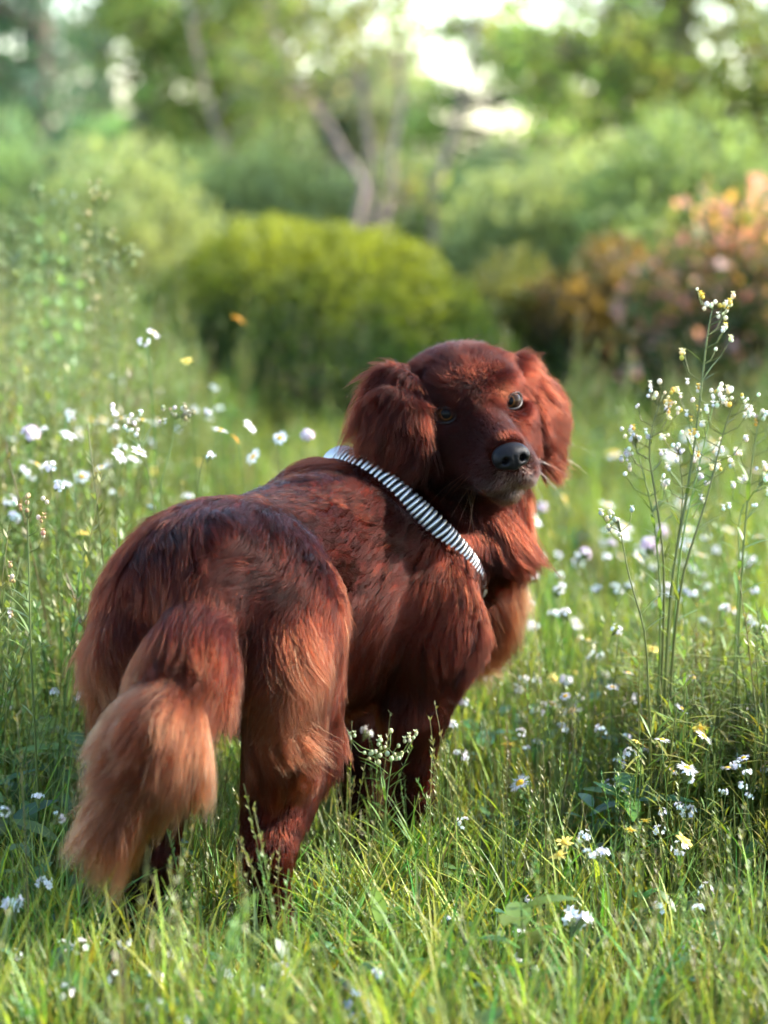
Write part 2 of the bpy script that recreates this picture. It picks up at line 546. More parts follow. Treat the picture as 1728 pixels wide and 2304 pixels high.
# breast and ruff
ell(P(1065, 1325, 3.80), (.055, .070, .095), (SV, HV, ZV), k=.04, flow=DOWN + SV * .25 + HV * .1, L=.074, tan=.50, lift=.4)
ell(P(1000, 1230, 3.72), (.085, .09, .10), (SV, HV, ZV), k=.05, flow=DOWN + SV * .1, L=.05, tan=.05)
cap(P(1072, 1105, 3.70), P(1095, 1225, 3.67), .060, .048, k=.05, flow=DOWN, L=.066, tan=.05, lift=.4, clump=.85)               # throat ruff
# right shoulder and foreleg
ell(P(965, 1350, 3.60), (.070, .082, .115), (SV, HV, ZV), k=.045, flow=DOWN + BACK * .45, L=.048, tan=.20, lift=.34, clump=.8)
cap(P(985, 1440, 3.60), P(930, 1590, 3.60), .060, .042, k=.04, flow=DOWN + BACK * .3, L=.045, tan=.22, lift=.34, clump=.8)
cap(P(930, 1590, 3.60), P(920, 1790, 3.64), .036, .027, k=.03, flow=DOWN + BACK * .45, L=.032, tan=.22, lift=.35)
FR = G(925, 1905)
cap(P(922, 1790, 3.64), FR + np.array([0, 0, .035]), .028, .028, k=.02, flow=DOWN, L=.013)
ell(FR + HV * .025 + ZV * .022, (.034, .048, .024), (SV, HV, ZV), k=.02, flow=DOWN + HV * .4, L=.010)
# left foreleg
FL = G(812, 1885)
cap(P(850, 1480, 3.80), P(815, 1640, 3.78), .062, .046, k=.04, flow=DOWN + BACK * .3, L=.035)
cap(P(815, 1640, 3.78), FL + np.array([0, 0, .035]), .040, .028, k=.03, flow=DOWN + BACK * .3, L=.025)
ell(FL + HV * .025 + ZV * .022, (.034, .048, .024), (SV, HV, ZV), k=.02, flow=DOWN + HV * .4, L=.010)
# hind legs
BK2 = -HV2
for sg, hip, kn, fe, ho, ff in ((1, .080, .088, .092, .068, 0.0), (-1, .086, .104, .104, .098, .03)):
    cap(D2(hip * sg, -.01, .435), D2(kn * sg, .050, .265), .080, .056, k=.04, flow=DOWN + BK2 * .15 + SV2 * .12 * sg, L=.034, tan=.14)
    cap(D2(fe * sg, -.070, .405), D2((fe - .006) * sg, -.035, .27), .054, .044, k=.035, flow=DOWN + BK2 * .25, L=.090, tan=.42, clump=.8)
    cap(D2(kn * sg, .045 + ff, .255), D2(ho * sg, -.062 + ff, .140), .056, .033, k=.03, flow=DOWN + BK2 * .35, L=.032, tan=.08)
    cap(D2(ho * sg, -.062 + ff, .140), D2(ho * sg, -.048 + ff, .040), .029, .026, k=.02, flow=DOWN + BK2 * .2, L=.026, tan=.10)
    ell(D2(ho * sg, -.020 + ff, .024), (.034, .052, .024), (SV2, HV2, ZV), k=.02, flow=DOWN + HV * .3, L=.010)
# tail
T = [P(482, 1265, 3.17), P(428, 1480, 3.06), P(356, 1645, 2.98), P(358, 1645, 2.97), P(248, 1850, 2.95)]
TQ = [(T[0], T[1], .046, .043, .070, .10, .14), (T[1], T[2], .043, .043, .090, .46, .15), (T[2], T[4], .043, .026, .078, .74, .20)]
for a_, b_, ra_, rb_, L_, t_, l_ in TQ:
    d = unit(b_ - a_)
    cap(a_, b_, ra_, rb_, k=.045, flow=d * .8 + DOWN * .45, L=L_, tan=t_, lift=l_, clump=.8)

# ---- head (local head frame: x across, y to the nose, z up)
HX, HY, HZ = HD(1, 0, 0), HD(0, 1, 0), HD(0, 0, 1)
HAX = (HX, HY, HZ)
S = HS


def hell(c, r, k=.02, mode=1, axes=HAX, **coat):
    ell(H(*c), [v * S for v in r], axes, k=k * S, mode=mode, **coat)


def hcap(a, b, ra, rb, k=.02, mode=1, **coat):
    cap(H(*a), H(*b), ra * S, rb * S, k=k * S, mode=mode, **coat)


hb = dict(head=1.0, L=.018, lift=.42, grav=.05, clump=.15)
hell((0, -.077, .004), (.065, .080, .058), flow=-HY + HZ * .1, **hb)                       # skull
for sx in (-1, 1):
    hell((.041 * sx, -.052, -.036), (.031, .052, .044), flow=-HY * .8 - HZ * .6, **{**hb, 'L': .018})   # cheek
    hell((.031 * sx, -.029, .022), (.019, .020, .014), k=.020, flow=-HY * .4 + HZ * .8 + HX * .3 * sx, tan=.0, **hb)  # brow
    hell((.036 * sx, -.016, -.022), (.022, .024, .016), k=.014, flow=-HY * .8 - HZ * .3 + HX * .5 * sx, **hb)  # under the eye
hell((0, -.026, .006), (.018, .022, .026), k=.022, flow=-HY * .3 + HZ, **hb)
hcap((0, -.020, -.020), (0, .062, -.040), .0285, .0235, k=.022, flow=-HY + HZ * .25, **{**hb, 'L': .007})   # bridge
for sx in (-1, 1):
    hcap((.021 * sx, -.015, -.056), (.0165 * sx, .054, -.068), .031, .0215, k=.016, flow=-HY * .8 - HZ * .55 + HX * .3 * sx,
         **{**hb, 'L': .009})   # flews
hcap((0, -.04, -.078), (0, .046, -.086), .030, .015, k=.008, flow=-HY * .7 - HZ * .5, **{**hb, 'L': .012})  # jaw
hell((0, .046, -.091), (.014, .016, .010), k=.01, flow=-HZ - HY * .2, **{**hb, 'L': .009})     # chin
hcap((0, -.10, -.02), (0, -.05, -.06), .055, .050, k=.04, flow=-HY * .4 - HZ, **{**hb, 'L': .03})
# mouth line and philtrum
for sx in (-1, 1):
    hcap((.002 * sx, .084, -.0855), (.024 * sx, .045, -.089), .0020, .0022, k=.005, mode=-1)
    hcap((.024 * sx, .045, -.089), (.038 * sx, -.005, -.082), .0024, .0018, k=.006, mode=-1)
hcap((0, .088, -.062), (0, .088, -.088), .0022, .0022, k=.004, mode=-1)
# ears: flat flaps with a thick fringe
for sx in (-1, 1):
    if sx < 0:
        E = [(-.050, -.060, .034), (-.088, -.046, .026), (-.100, -.028, .000), (-.089, -.014, -.026)]
        R_ = [.024, .034, .038, .028]
        eo = unit(-HX * .62 + HY * .78 + HZ * .15)
    else:
        E = [(.048, -.060, .020), (.078, -.074, .000), (.096, -.076, -.030), (.090, -.070, -.062)]
        R_ = [.022, .036, .040, .026]
        eo = unit(HX * .75 + HY * .62 + HZ * .15)
    fl = [HX * sx * .7 - HZ * .7, HX * sx * .35 - HZ * .9, HX * sx * .18 - HZ - HY * .1]
    for i in range(3):
        cap(H(*E[i]), H(*E[i + 1]), R_[i] * S, R_[i + 1] * S, k=.012 * S, squash=(eo, .24),
            flow=fl[i], L=(.026, .046, .058)[i], lift=.30, grav=.30, tan=.16, clump=.75, head=1.0)
# the crease between cheek and ear
for sx in (-1, 1):
    hcap((.066 * sx, -.030, .010), (.068 * sx, -.030, -.070), .007, .009, k=.012, mode=-1)
# eye openings
EYE = {}
for sx in (-1, 1):
    c = H(.0380 * sx, -.0148, -.001)
    EYE[sx] = c
    out = unit(HX * .42 * sx + HY * .9)
    ax1 = unit(HX * .9 - HY * .42 * sx + HZ * (.14 * sx))
    ell(c + out * .014 * S, (.0138 * S, .018 * S, .0100 * S), (ax1, out, np.cross(ax1, out)), k=.004 * S, mode=-1)


# ---- field, mesh
def field(p, weights=False):
    d = np.full(p.shape[:-1], 0.3, np.float32)
    for fn, c, rad, k, mode, a in PR:
        di = fn(p)
        if mode > 0:
            h = np.clip(.5 + .5 * (d - di) / k, 0, 1)
            d = d + (di - d) * h - k * h * (1 - h)
        else:
            h = np.clip(.5 - .5 * (d + di) / k, 0, 1)
            d = d + (-di - d) * h + k * h * (1 - h)
    return d


def grad(p, e=.002):
    g = np.stack([field(p + np.array(v, np.float32) * e) - field(p - np.array(v, np.float32) * e)
                  for v in ((1, 0, 0), (0, 1, 0), (0, 0, 1))], -1)
    return g / (np.linalg.norm(g, axis=-1, keepdims=True) + 1e-9)


def axis_steps(lo, hi, flo, fhi, coarse, fine):
    out = [lo]
    while out[-1] < hi:
        x = out[-1]
        out.append(x + (fine if flo <= x <= fhi else coarse))
    return np.array(out, np.float32)


def sdf_mesh(PR, ax):
    nx, ny, nz = map(len, ax)
    d = np.full((nx, ny, nz), 0.3, np.float32)
    for fn, c, rad, k, mode, a in PR:
        sl = []
        for i in range(3):
            j0 = max(np.searchsorted(ax[i], c[i] - rad - .06) - 1, 0); j1 = min(np.searchsorted(ax[i], c[i] + rad + .06) + 1, len(ax[i]))
            sl.append(slice(j0, j1))
        g = np.stack(np.meshgrid(ax[0][sl[0]], ax[1][sl[1]], ax[2][sl[2]], indexing='ij'), -1)
        di = fn(g); cur = d[tuple(sl)]
        if mode > 0:
            h = np.clip(.5 + .5 * (cur - di) / k, 0, 1)
            d[tuple(sl)] = cur + (di - cur) * h - k * h * (1 - h)
        else:
            h = np.clip(.5 - .5 * (cur + di) / k, 0, 1)
            d[tuple(sl)] = cur + (-di - cur) * h + k * h * (1 - h)
    # naive surface nets
    s = d < 0
    cell = np.zeros((nx - 1, ny - 1, nz - 1), np.int8)
    for a in (0, 1):
        for b in (0, 1):
            for c in (0, 1):
                cell += s[a:nx - 1 + a, b:ny - 1 + b, c:nz - 1 + c]
    act = (cell > 0) & (cell < 8)
    idx = np.full(act.shape, -1, np.int64)
    I = np.argwhere(act); idx[act] = np.arange(len(I))
    acc = np.zeros((len(I), 3)); cnt = np.zeros(len(I))
    corners = [(a, b, c) for a in (0, 1) for b in (0, 1) for c in (0, 1)]
    XYZ = lambda J: np.stack([ax[0][J[:, 0]], ax[1][J[:, 1]], ax[2][J[:, 2]]], -1).astype(float)
    for u in corners:
        for ax_i in range(3):
            if u[ax_i]: continue
            v = list(u); v[ax_i] = 1
            A = I + np.array(u); Bq = I + np.array(v)
            da = d[tuple(A.T)]; db = d[tuple(Bq.T)]
            m = (da < 0) != (db < 0)
            t = np.where(m, da / np.where(m, da - db, 1), 0)
            pt = XYZ(A) + t[:, None] * (XYZ(Bq) - XYZ(A))
            acc += np.where(m[:, None], pt, 0); cnt += m
    V = acc / cnt[:, None]
    F = []
    for a in range(3):
        b, c = (a + 1) % 3, (a + 2) % 3
        sl0 = [slice(None)] * 3; sl1 = [slice(None)] * 3
        sl0[a] = slice(0, -1); sl1[a] = slice(1, None)
        s0 = s[tuple(sl0)]; s1 = s[tuple(sl1)]
        E = np.argwhere(s0 != s1)
        E = E[(E[:, b] > 0) & (E[:, c] > 0) & (E[:, b] < [nx, ny, nz][b] - 1) & (E[:, c] < [nx, ny, nz][c] - 1)]
        ins = s0[tuple(E.T)]
        ob = np.zeros(3, int); ob[b] = 1; oc = np.zeros(3, int); oc[c] = 1
        q = np.stack([idx[tuple((E - ob - oc).T)], idx[tuple((E - oc).T)], idx[tuple(E.T)], idx[tuple((E - ob).T)]], -1)
        q[~ins] = q[~ins][:, ::-1]
        F.append(q)
    F = np.concatenate(F)
    V = V.astype(np.float32)
    return V, F


def build_body():
    pts = np.array([q[1] for q in PR if q[4] > 0]); rr = np.array([q[2] for q in PR if q[4] > 0])
    lo = (pts - rr[:, None]).min(0) - .03; hi = (pts + rr[:, None]).max(0) + .03
    hc = H(0, -.03, -.03)
    ax = [axis_steps(lo[i], hi[i], hc[i] - .17, hc[i] + .17, .0085, .0042) for i in range(3)]
    V, F = sdf_mesh(PR, ax)
    for _ in range(2):
        V = V - grad(V) * np.clip(field(V), -.004, .004)[:, None]
    return V, F


BV, BF = build_body()
print('body', len(BV), len(BF))

m_skin = mat('dog_skin', (.012, .0022, .0012), .9, Specular_IOR_Level=0.0)
dog = empty('dog', DO)
tag(dog, 'fluffy mahogany red dog seen from behind, looking back over its shoulder', 'dog')
bpy.context.view_layer.update()


def to_dog(o):
    o.parent = dog
    o.matrix_parent_inverse = Matrix.Translation(-Vector(DO))
    return o


body = to_dog(np_mesh('body', BV, BF, m_skin))

# ------------------------------------------------------------------ fur
NCAMP = _C.astype(np.float32)


def coat_at(p, k=.012):
    W = np.zeros(len(p)); fl = np.zeros((len(p), 3)); num = {q: np.zeros(len(p)) for q in ('L', 'lift', 'grav', 'tan', 'clump', 'head')}
    for fn, c, rad, kk, mode, a in PR:
        if mode < 0: continue
        w = np.exp(-np.clip(fn(p), -.02, 1) / k)
        W += w
        fl += w[:, None] * unit(a['flow'])
        for q in num: num[q] += w * a[q]
    for q in num: num[q] /= W
    return fl / W[:, None], num


# collar plane (the collar presses the coat down)
COL_C = P(887, 1170, 3.70)
COL_AX = unit(P(1012, 1030, 3.72) - P(920, 1134, 3.70))


def grow_fur():
    v0, v1, v2, v3 = (BV[BF[:, i]] for i in range(4))
    T0 = np.concatenate([np.stack([v0, v1, v2], 1), np.stack([v0, v2, v3], 1)])
    cr = np.cross(T0[:, 1] - T0[:, 0], T0[:, 2] - T0[:, 0])
    area = np.linalg.norm(cr, axis=1) / 2
    cen = T0.mean(1)
    nrm = cr / (2 * area[:, None] + 1e-12)
    facing = ((NCAMP - cen) * nrm).sum(1) / np.linalg.norm(NCAMP - cen, axis=1)
    hd = np.linalg.norm(cen - H(0, .0, -.03), axis=1)
    dens = np.where(facing > -.25, 1.0, .30) * np.where(hd < .16, 3.0, 1.0)
    w = area * dens
    N = FUR_N
    ti = RNG.choice(len(T0), N, p=w / w.sum())
    a, b = RNG.random(N), RNG.random(N)
    fl = a + b > 1; a[fl] = 1 - a[fl]; b[fl] = 1 - b[fl]
    root = T0[ti, 0] + a[:, None] * (T0[ti, 1] - T0[ti, 0]) + b[:, None] * (T0[ti, 2] - T0[ti, 0])
    root = root.astype(np.float32)
    n = grad(root)
    flow, at = coat_at(root)
    # bare spots: eyes, nose, mouth; under the ground
    keep = root[:, 2] > .004
    for sx in (-1, 1):
        e = EYE[sx] + HY * .012
        q = root - e
        keep &= ((q @ HX / (.0160 * S)) ** 2 + (q @ HZ / (.0118 * S)) ** 2 + (q @ HY / .03) ** 2) > 1
    q = (root - NOSE_C)
    keep &= ((q @ HX / (.0215 * S)) ** 2 + (q @ HZ / (.0165 * S)) ** 2 + (q @ HY / (.022 * S)) ** 2) > 1
    root, n, flow = root[keep], n[keep], flow[keep]
    at = {k: v[keep] for k, v in at.items()}
    N = len(root)
    # turbulence
    headish = np.clip(1 - at['L'] / .022, 0, 1)
    tb = np.stack([.7 * snoise(root, 17, 100 + i) + .55 * snoise(root, 48, 120 + i) for i in range(3)], -1) * (.62 * (1 - headish) + .05)[:, None]
    tb2 = RNG.normal(size=(N, 3)) * (.10 * (1 - headish) + .05)[:, None]
    d0 = flow + tb + tb2
    d0 -= (d0 * n).sum(1)[:, None] * n
    d0 /= np.linalg.norm(d0, axis=1)[:, None] + 1e-6
    L = at['L'] * np.exp(RNG.normal(size=N) * .22) * (1 + .30 * snoise(root, 30, 55))
    L = np.clip(L, .004, .15)
    # collar
    cd = (root - COL_C) @ COL_AX
    near = (np.linalg.norm(root - COL_C, axis=1) < .20) & (at['head'] < .5)
    L = np.where(near & (np.abs(cd) < .016), np.minimum(L, .012), L)
    L = np.where(near & (cd >= .016) & (cd < .09), np.minimum(L, np.maximum(.018, (cd - .012) * 1.2)), L)
    lift = at['lift'] * (.7 + .6 * RNG.random(N))
    lift = np.where(near & (cd > 0) & (cd < .08), lift * .6, lift)
    K = FUR_K
    pts = np.zeros((N, K, 3), np.float32)
    pts[:, 0] = root - n * .0006
    cur = pts[:, 0].copy()
    # waves per hair lock
    wdir = np.cross(n, d0)
    ph = snoise(root, 60, 77) * 3 + RNG.random(N) * .8
    wamp = np.clip((L - .02) * .11, 0, .009)
    g = np.array([0, 0, -1.0])
    for j in range(1, K):
        t = (j - .5) / (K - 1)
        dj = d0 + n * (lift * (1.25 - t) * 1.3)[:, None] + g * (at['grav'] * t * 1.2)[:, None]
        dj /= np.linalg.norm(dj, axis=1)[:, None]
        cur = cur + dj * (L / (K - 1))[:, None]
        pts[:, j] = cur + wdir * (wamp * np.sin(ph + t * 5.0) * t)[:, None]
    # locks: two levels of clumping
    for frac, amt, pw, seed in ((1 / 14, .75, 1.2, 1), (1 / 110, .45, 1.6, 2)):
        gi = RNG.choice(N, int(N * frac), replace=False)
        kd = kdtree.KDTree(len(gi))
        for i, q in enumerate(root[gi]): kd.insert(q, i)
        kd.balance()
        near_i = gi[np.fromiter((kd.find(q)[1] for q in root), int, N)]
        if seed == 1: lock = near_i
        c = (at['clump'] * amt * (.6 + .8 * RNG.random(N)))[:, None]
        for j in range(1, K):
            t = j / (K - 1)
            wgt = np.clip(c * t ** pw, 0, .95)
            # follow the lock leader, shrunk to this hair's length
            pts[:, j] = pts[:, j] * (1 - wgt) + pts[near_i, j] * wgt
    # keep hair out of the ground
    pts[..., 2] = np.maximum(pts[..., 2], .004)
    # colour
    tanv = at['tan'] + .22 * snoise(root, 14, 31) * (at['L'] > .02) + RNG.normal(size=N) * .10
    tanv += np.clip((L - .045) * 4, 0, .3)
    tanv = np.clip(tanv, 0, 1)
    dark = np.array([.0150, .0017, .0007]); mid = np.array([.0430, .0060, .0018]); light = np.array([.125, .050, .0195])
    c = np.where(tanv[:, None] < .5, dark + (mid - dark) * (tanv * 2)[:, None], mid + (light - mid) * ((tanv - .5) * 2)[:, None])
    # grey hairs round the lips
    lip = H(0, .076, -.086)
    gl = np.exp(-(np.linalg.norm(root - lip, axis=1) / .034) ** 2) * (RNG.random(N) < .65)
    c = c * (1 - gl[:, None]) + np.array([.16, .12, .10]) * gl[:, None]
    # rusty eyebrow spots
    for sx in (-1, 1):
        s_ = H(.025 * sx, .000, .020)
        e_ = np.exp(-(np.linalg.norm(root - s_, axis=1) / .010) ** 2)[:, None] * .6
        c = c * (1 - e_) + np.array([.055, .011, .004]) * e_
    c *= np.exp(RNG.normal(size=(N, 1)) * .22) * np.exp(np.exp(-at['head'] * 1.2) * .42 * RNG.normal(size=N)[lock])[:, None]
    rad = np.where(at['L'] < .016, .00020, .00030)
    return pts, c.astype(np.float32), rad * (.8 + .4 * RNG.random(N))


def hair_object(name, pts, cols, rad, material, parent):
    N, K, _ = pts.shape
    cd = bpy.data.hair_curves.new(name)
    cd.add_curves([K] * N)
    cd.attributes['position'].data.foreach_set('vector', np.ascontiguousarray(pts, np.float32).ravel())
    tp = np.linspace(0, 1, K)
    r = rad[:, None] * (1 - .85 * tp ** 1.5)[None]
    ra = cd.attributes.get('radius') or cd.attributes.new('radius', 'FLOAT', 'POINT')
    ra.data.foreach_set('value', r.astype(np.float32).ravel())
    ca = cd.attributes.new('tint', 'FLOAT_COLOR', 'CURVE')
    ca.data.foreach_set('color', np.concatenate([cols, np.ones((N, 1), np.float32)], 1).astype(np.float32).ravel())
    cd.materials.append(material)
    o = bpy.data.objects.new(name, cd)
    COL.objects.link(o)
    o.parent = dog
    o.matrix_parent_inverse = Matrix.Translation(-Vector(DO))
    return o


def hair_material(name):
    m = bpy.data.materials.new(name); m.use_nodes = True
    nt = m.node_tree; nt.nodes.clear()
    out = nt.nodes.new('ShaderNodeOutputMaterial')
    h = nt.nodes.new('ShaderNodeBsdfHairPrincipled')
    h.parametrization = 'COLOR'
    at = nt.nodes.new('ShaderNodeAttribute'); at.attribute_name = 'tint'
    nt.links.new(at.outputs['Color'], h.inputs['Color'])
    h.inputs['Roughness'].default_value = .30
    h.inputs['IOR'].default_value = 1.17
    h.inputs['Radial Roughness'].default_value = .55
    if 'Coat' in h.inputs: h.inputs['Coat'].default_value = .0
    h.inputs['Random Roughness'].default_value = .2
    nt.links.new(h.outputs[0], out.inputs[0])
    return m


FUR_N = 330000
FUR_K = 7
NOSE_C = H(0, .082, -.045)
m_fur = hair_material('dog_fur')
_p, _c, _r = grow_fur()
fur = hair_object('fur', _p, _c, _r, m_fur, dog)

# ------------------------------------------------------------------ nose, eyes, whiskers
def local_mesh(build, c, half, step):
    """mesh a small group of primitives on its own grid"""
    global PR
    keep, PR = PR, []
    build()
    ax = [np.arange(c[i] - half, c[i] + half, step).astype(np.float32) for i in range(3)]
    V, F = sdf_mesh(PR, ax)
    PR = keep
    return V, F


def _nose():
    q = .84

    def n(x, y, z): return (x * q, .083 + (y - .083) * q, -.045 + (z + .045) * q)

    def e(c, r, **k): hell(n(*c), [v * q for v in r], **k)

    def c_(a, b, ra, rb, **k): hcap(n(*a), n(*b), ra * q, rb * q, **k)
    e((0, .080, -.043), (.0235, .018, .0165), k=.004)
    for sx in (-1, 1):
        e((.0145 * sx, .086, -.048), (.0103, .0105, .0114), k=.008)
    e((0, .091, -.050), (.009, .008, .013), k=.008)
    for sx in (-1, 1):
        c_((.0110 * sx, .104, -.048), (.0125 * sx, .088, -.048), .0050, .0040, k=.003, mode=-1)
        c_((.0125 * sx, .100, -.0510), (.0245 * sx, .091, -.0550), .0034, .0022, k=.003, mode=-1)
    c_((0, .101, -.044), (0, .099, -.066), .0012, .0014, k=.003, mode=-1)


m_nose = mat('nose_leather', (.006, .0055, .006), .42, Specular_IOR_Level=.10)
nt = m_nose.node_tree
vo = nt.nodes.new('ShaderNodeTexVoronoi'); vo.inputs['Scale'].default_value = 620
tc = nt.nodes.new('ShaderNodeTexCoord'); nt.links.new(tc.outputs['Object'], vo.inputs['Vector'])
bp = nt.nodes.new('ShaderNodeBump'); bp.inputs['Strength'].default_value = .5; bp.inputs['Distance'].default_value = .0006
nt.links.new(vo.outputs['Distance'], bp.inputs['Height'])
nt.links.new(bp.outputs[0], nt.nodes['Principled BSDF'].inputs['Normal'])
_v, _f = local_mesh(_nose, NOSE_C, .06, .0016)
nose = to_dog(np_mesh('nose', _v, _f, m_nose))


def sphere_cap(r, ang, rings=10, seg=28):
    """cap of a sphere about +Y"""
    V = [(0, r, 0)]; F = []
    for i in range(1, rings + 1):
        a = ang * i / rings
        for j in range(seg):
            b = 2 * math.pi * j / seg
            V.append((r * math.sin(a) * math.cos(b), r * math.cos(a), r * math.sin(a) * math.sin(b)))
    for j in range(seg):
        F.append((0, 1 + j, 1 + (j + 1) % seg))
    for i in range(rings - 1):
        for j in range(seg):
            a0 = 1 + i * seg + j; a1 = 1 + i * seg + (j + 1) % seg
            F.append((a0, a0 + seg, a1 + seg, a1))
    return V, F


m_white = mat('eye_white', (.018, .012, .010), .08, Coat_Weight=.0, Specular_IOR_Level=.08)
m_pupil = mat('pupil', (.003, .003, .003), .05, Coat_Weight=.0, Specular_IOR_Level=.05)
m_rim = mat('eyelid_rim', (.008, .005, .004), .4, Specular_IOR_Level=.2)
m_iris = mat('iris', (.12, .055, .015), .06, Coat_Weight=.0, Specular_IOR_Level=.07)
nt = m_iris.node_tree
tc = nt.nodes.new('ShaderNodeTexCoord'); sp = nt.nodes.new('ShaderNodeVectorMath'); sp.operation = 'MULTIPLY'
sp.inputs[1].default_value = (1, 0, 1)
ln = nt.nodes.new('ShaderNodeVectorMath'); ln.operation = 'LENGTH'
rp = nt.nodes.new('ShaderNodeValToRGB')
mr = nt.nodes.new('ShaderNodeMapRange'); mr.inputs[1].default_value = .0035; mr.inputs[2].default_value = .0105
nt.links.new(tc.outputs['Object'], sp.inputs[0]); nt.links.new(sp.outputs[0], ln.inputs[0])
nt.links.new(ln.outputs['Value'], mr.inputs[0]); nt.links.new(mr.outputs[0], rp.inputs[0])
rp.color_ramp.elements[0].color = (.105, .046, .013, 1); rp.color_ramp.elements[1].color = (.012, .006, .003, 1)
e2 = rp.color_ramp.elements.new(.65); e2.color = (.075, .031, .008, 1)
nt.links.new(rp.outputs[0], nt.nodes['Principled BSDF'].inputs['Base Color'])

ER = .0150 * S
for sx in (-1, 1):
    c = EYE[sx] - HY * .0012 * S
    gaze = unit(_C - c + np.array([.10 * (1 if sx < 0 else .6), 0, .05]))
    q = Vector(gaze).to_track_quat('Y', 'Z').to_matrix().to_4x4()
    ey = mesh_obj('eye', *sphere_cap(ER, math.radians(150), 16, 32), m_white)
    ey.parent = dog
    ey.matrix_parent_inverse = Matrix.Translation(-Vector(DO))
    ey.matrix_basis = Matrix.Translation(Vector(c)) @ q
    mesh_obj('iris', *sphere_cap(ER * 1.012, math.radians(50), 8), m_iris, ey)
    mesh_obj('pupil', *sphere_cap(ER * 1.022, math.radians(24), 6), m_pupil, ey)
    out = unit(HX * .42 * sx + HY * .9)
    ax1 = unit(HX * .9 - HY * .42 * sx + HZ * (.14 * sx)); ax2 = np.cross(ax1, out)
    if ax2 @ HZ < 0: ax2 = -ax2
    V, F = [], []
    n1, n2 = 40, 8
    re = ER * 1.03
    for i in range(n1):
        a = 2 * math.pi * i / n1
        u = .0128 * S * math.cos(a); v = (.0094 if math.sin(a) > 0 else .0084) * S * math.sin(a)
        w = math.sqrt(max(re * re - u * u - v * v, 1e-9))
        ctr = c + ax1 * u + ax2 * v + out * w
        rad_ = unit(ax1 * u + ax2 * v)
        for j in range(n2):
            b = 2 * math.pi * j / n2
            V.append(ctr + (rad_ * math.cos(b) * 1.5 + out * math.sin(b)) * .0011 * S)
    for i in range(n1):
        for j in range(n2):
            F.append((i * n2 + j, i * n2 + (j + 1) % n2, ((i + 1) % n1) * n2 + (j + 1) % n2, ((i + 1) % n1) * n2 + j))
    to_dog(mesh_obj('eyelid', V, F, m_rim))

wp, wc, wr = [], [], []
for sx in (-1, 1):
    for i in range(9):
        a = np.array(H(.033 * sx + .006 * RNG.normal() * .3, .050 - .045 * RNG.random(), -.062 - .024 * RNG.random()))
        p_ = a[None].astype(np.float32)
        nn = grad(p_)[0]; a = a - nn * field(p_)[0]
        d0 = unit(nn * .8 - HY * .25 - HZ * .45 + RNG.normal(size=3) * .15)
        L = RNG.uniform(.035, .085)
        pts = []
        for j in range(8):
            t = j / 7
            pts.append(a + d0 * L * t + (DOWN * .35 - HY * .1) * L * t * t)
        wp.append(pts); wc.append((.38, .26, .18)); wr.append(.00015)
for i in range(14):      # a few brow whiskers and stray ear hairs
    sx = -1 if i % 2 else 1
    a = H(.088 * sx * RNG.uniform(.9, 1.25), -.06, -.02 - .07 * RNG.random())
    d0 = unit(HX * sx * .9 - HZ * .2 + RNG.normal(size=3) * .3); L = RNG.uniform(.05, .09)
    wp.append([a + d0 * L * t + DOWN * .5 * L * t * t for t in np.linspace(0, 1, 8)])
    wc.append((.26, .11, .05)); wr.append(.00014)
hair_object('whiskers', np.array(wp), np.array(wc, np.float32), np.array(wr), m_fur, dog)

# ================================================================== collar
def ring_path():
    e1 = unit(np.cross(COL_AX, np.array([0.3, -1.0, 0.2]))); e2 = np.cross(COL_AX, e1)
    n = 96
    rs = np.zeros(n); A = np.arange(n) * 2 * math.pi / n
    dirs = np.cos(A)[:, None] * e1 + np.sin(A)[:, None] * e2
    R_ = np.arange(.06, .19, .002)
    for i in range(n):
        f_ = field((COL_C + dirs[i] * R_[:, None]).astype(np.float32))
        k = np.argmax(f_ > 0)
        rs[i] = R_[k] if f_[k] > 0 else .16
    rs = np.minimum(rs, .155)
    for _ in range(12):
        rs = (np.roll(rs, 1) + rs * 2 + np.roll(rs, -1)) / 4
    return COL_C + dirs * (rs + .012 - .008 * np.clip(dirs[:, 2] * 1.6, 0, 1))[:, None], dirs


cpath, cdirs = ring_path()
m_coil = mat('coil_silver', (.50, .49, .46), .36, Metallic=.8)
m_core = mat('collar_core', (.006, .006, .006), .6, Specular_IOR_Level=.15)
collar = empty('spiral_collar', COL_C)
tag(collar, "silver and black coiled spring collar round the red dog's neck", 'collar')
seg = np.linalg.norm(np.roll(cpath, -1, 0) - cpath, axis=1); cum = np.concatenate([[0], np.cumsum(seg)])
closed = np.concatenate([cpath, cpath[:1]])
cdc = np.concatenate([cdirs, cdirs[:1]])


def along(u):
    u = u % cum[-1]
    q = np.array([np.interp(u, cum, closed[:, i]) for i in range(3)])
    d_ = unit([np.interp(u, cum, cdc[:, i]) for i in range(3)])
    return q, d_


HW, HT = .0165, .0095          # half width along the neck, half thickness
V, F = [], []
n1, n2 = 96, 14
for i in range(n1):
    q, d_ = along(cum[-1] * i / n1)
    for j in range(n2):
        b = 2 * math.pi * j / n2
        V.append(q + COL_AX * HW * .9 * math.cos(b) + d_ * HT * .86 * math.sin(b) - COL_C)
for i in range(n1):
    for j in range(n2):
        F.append((i * n2 + j, i * n2 + (j + 1) % n2, ((i + 1) % n1) * n2 + (j + 1) % n2, ((i + 1) % n1) * n2 + j))
mesh_obj('core', V, F, m_core, collar)
V, F = [], []
n1, n2 = 20, 5
for i in range(n1):
    a = 2 * math.pi * i / n1
    cx, cz = HW * math.cos(a), HT * math.sin(a)
    for j in range(n2):
        b = 2 * math.pi * j / n2
        V.append((cx + .0024 * math.cos(a) * math.cos(b), .0025 * math.sin(b), cz + .0024 * math.sin(a) * math.cos(b)))
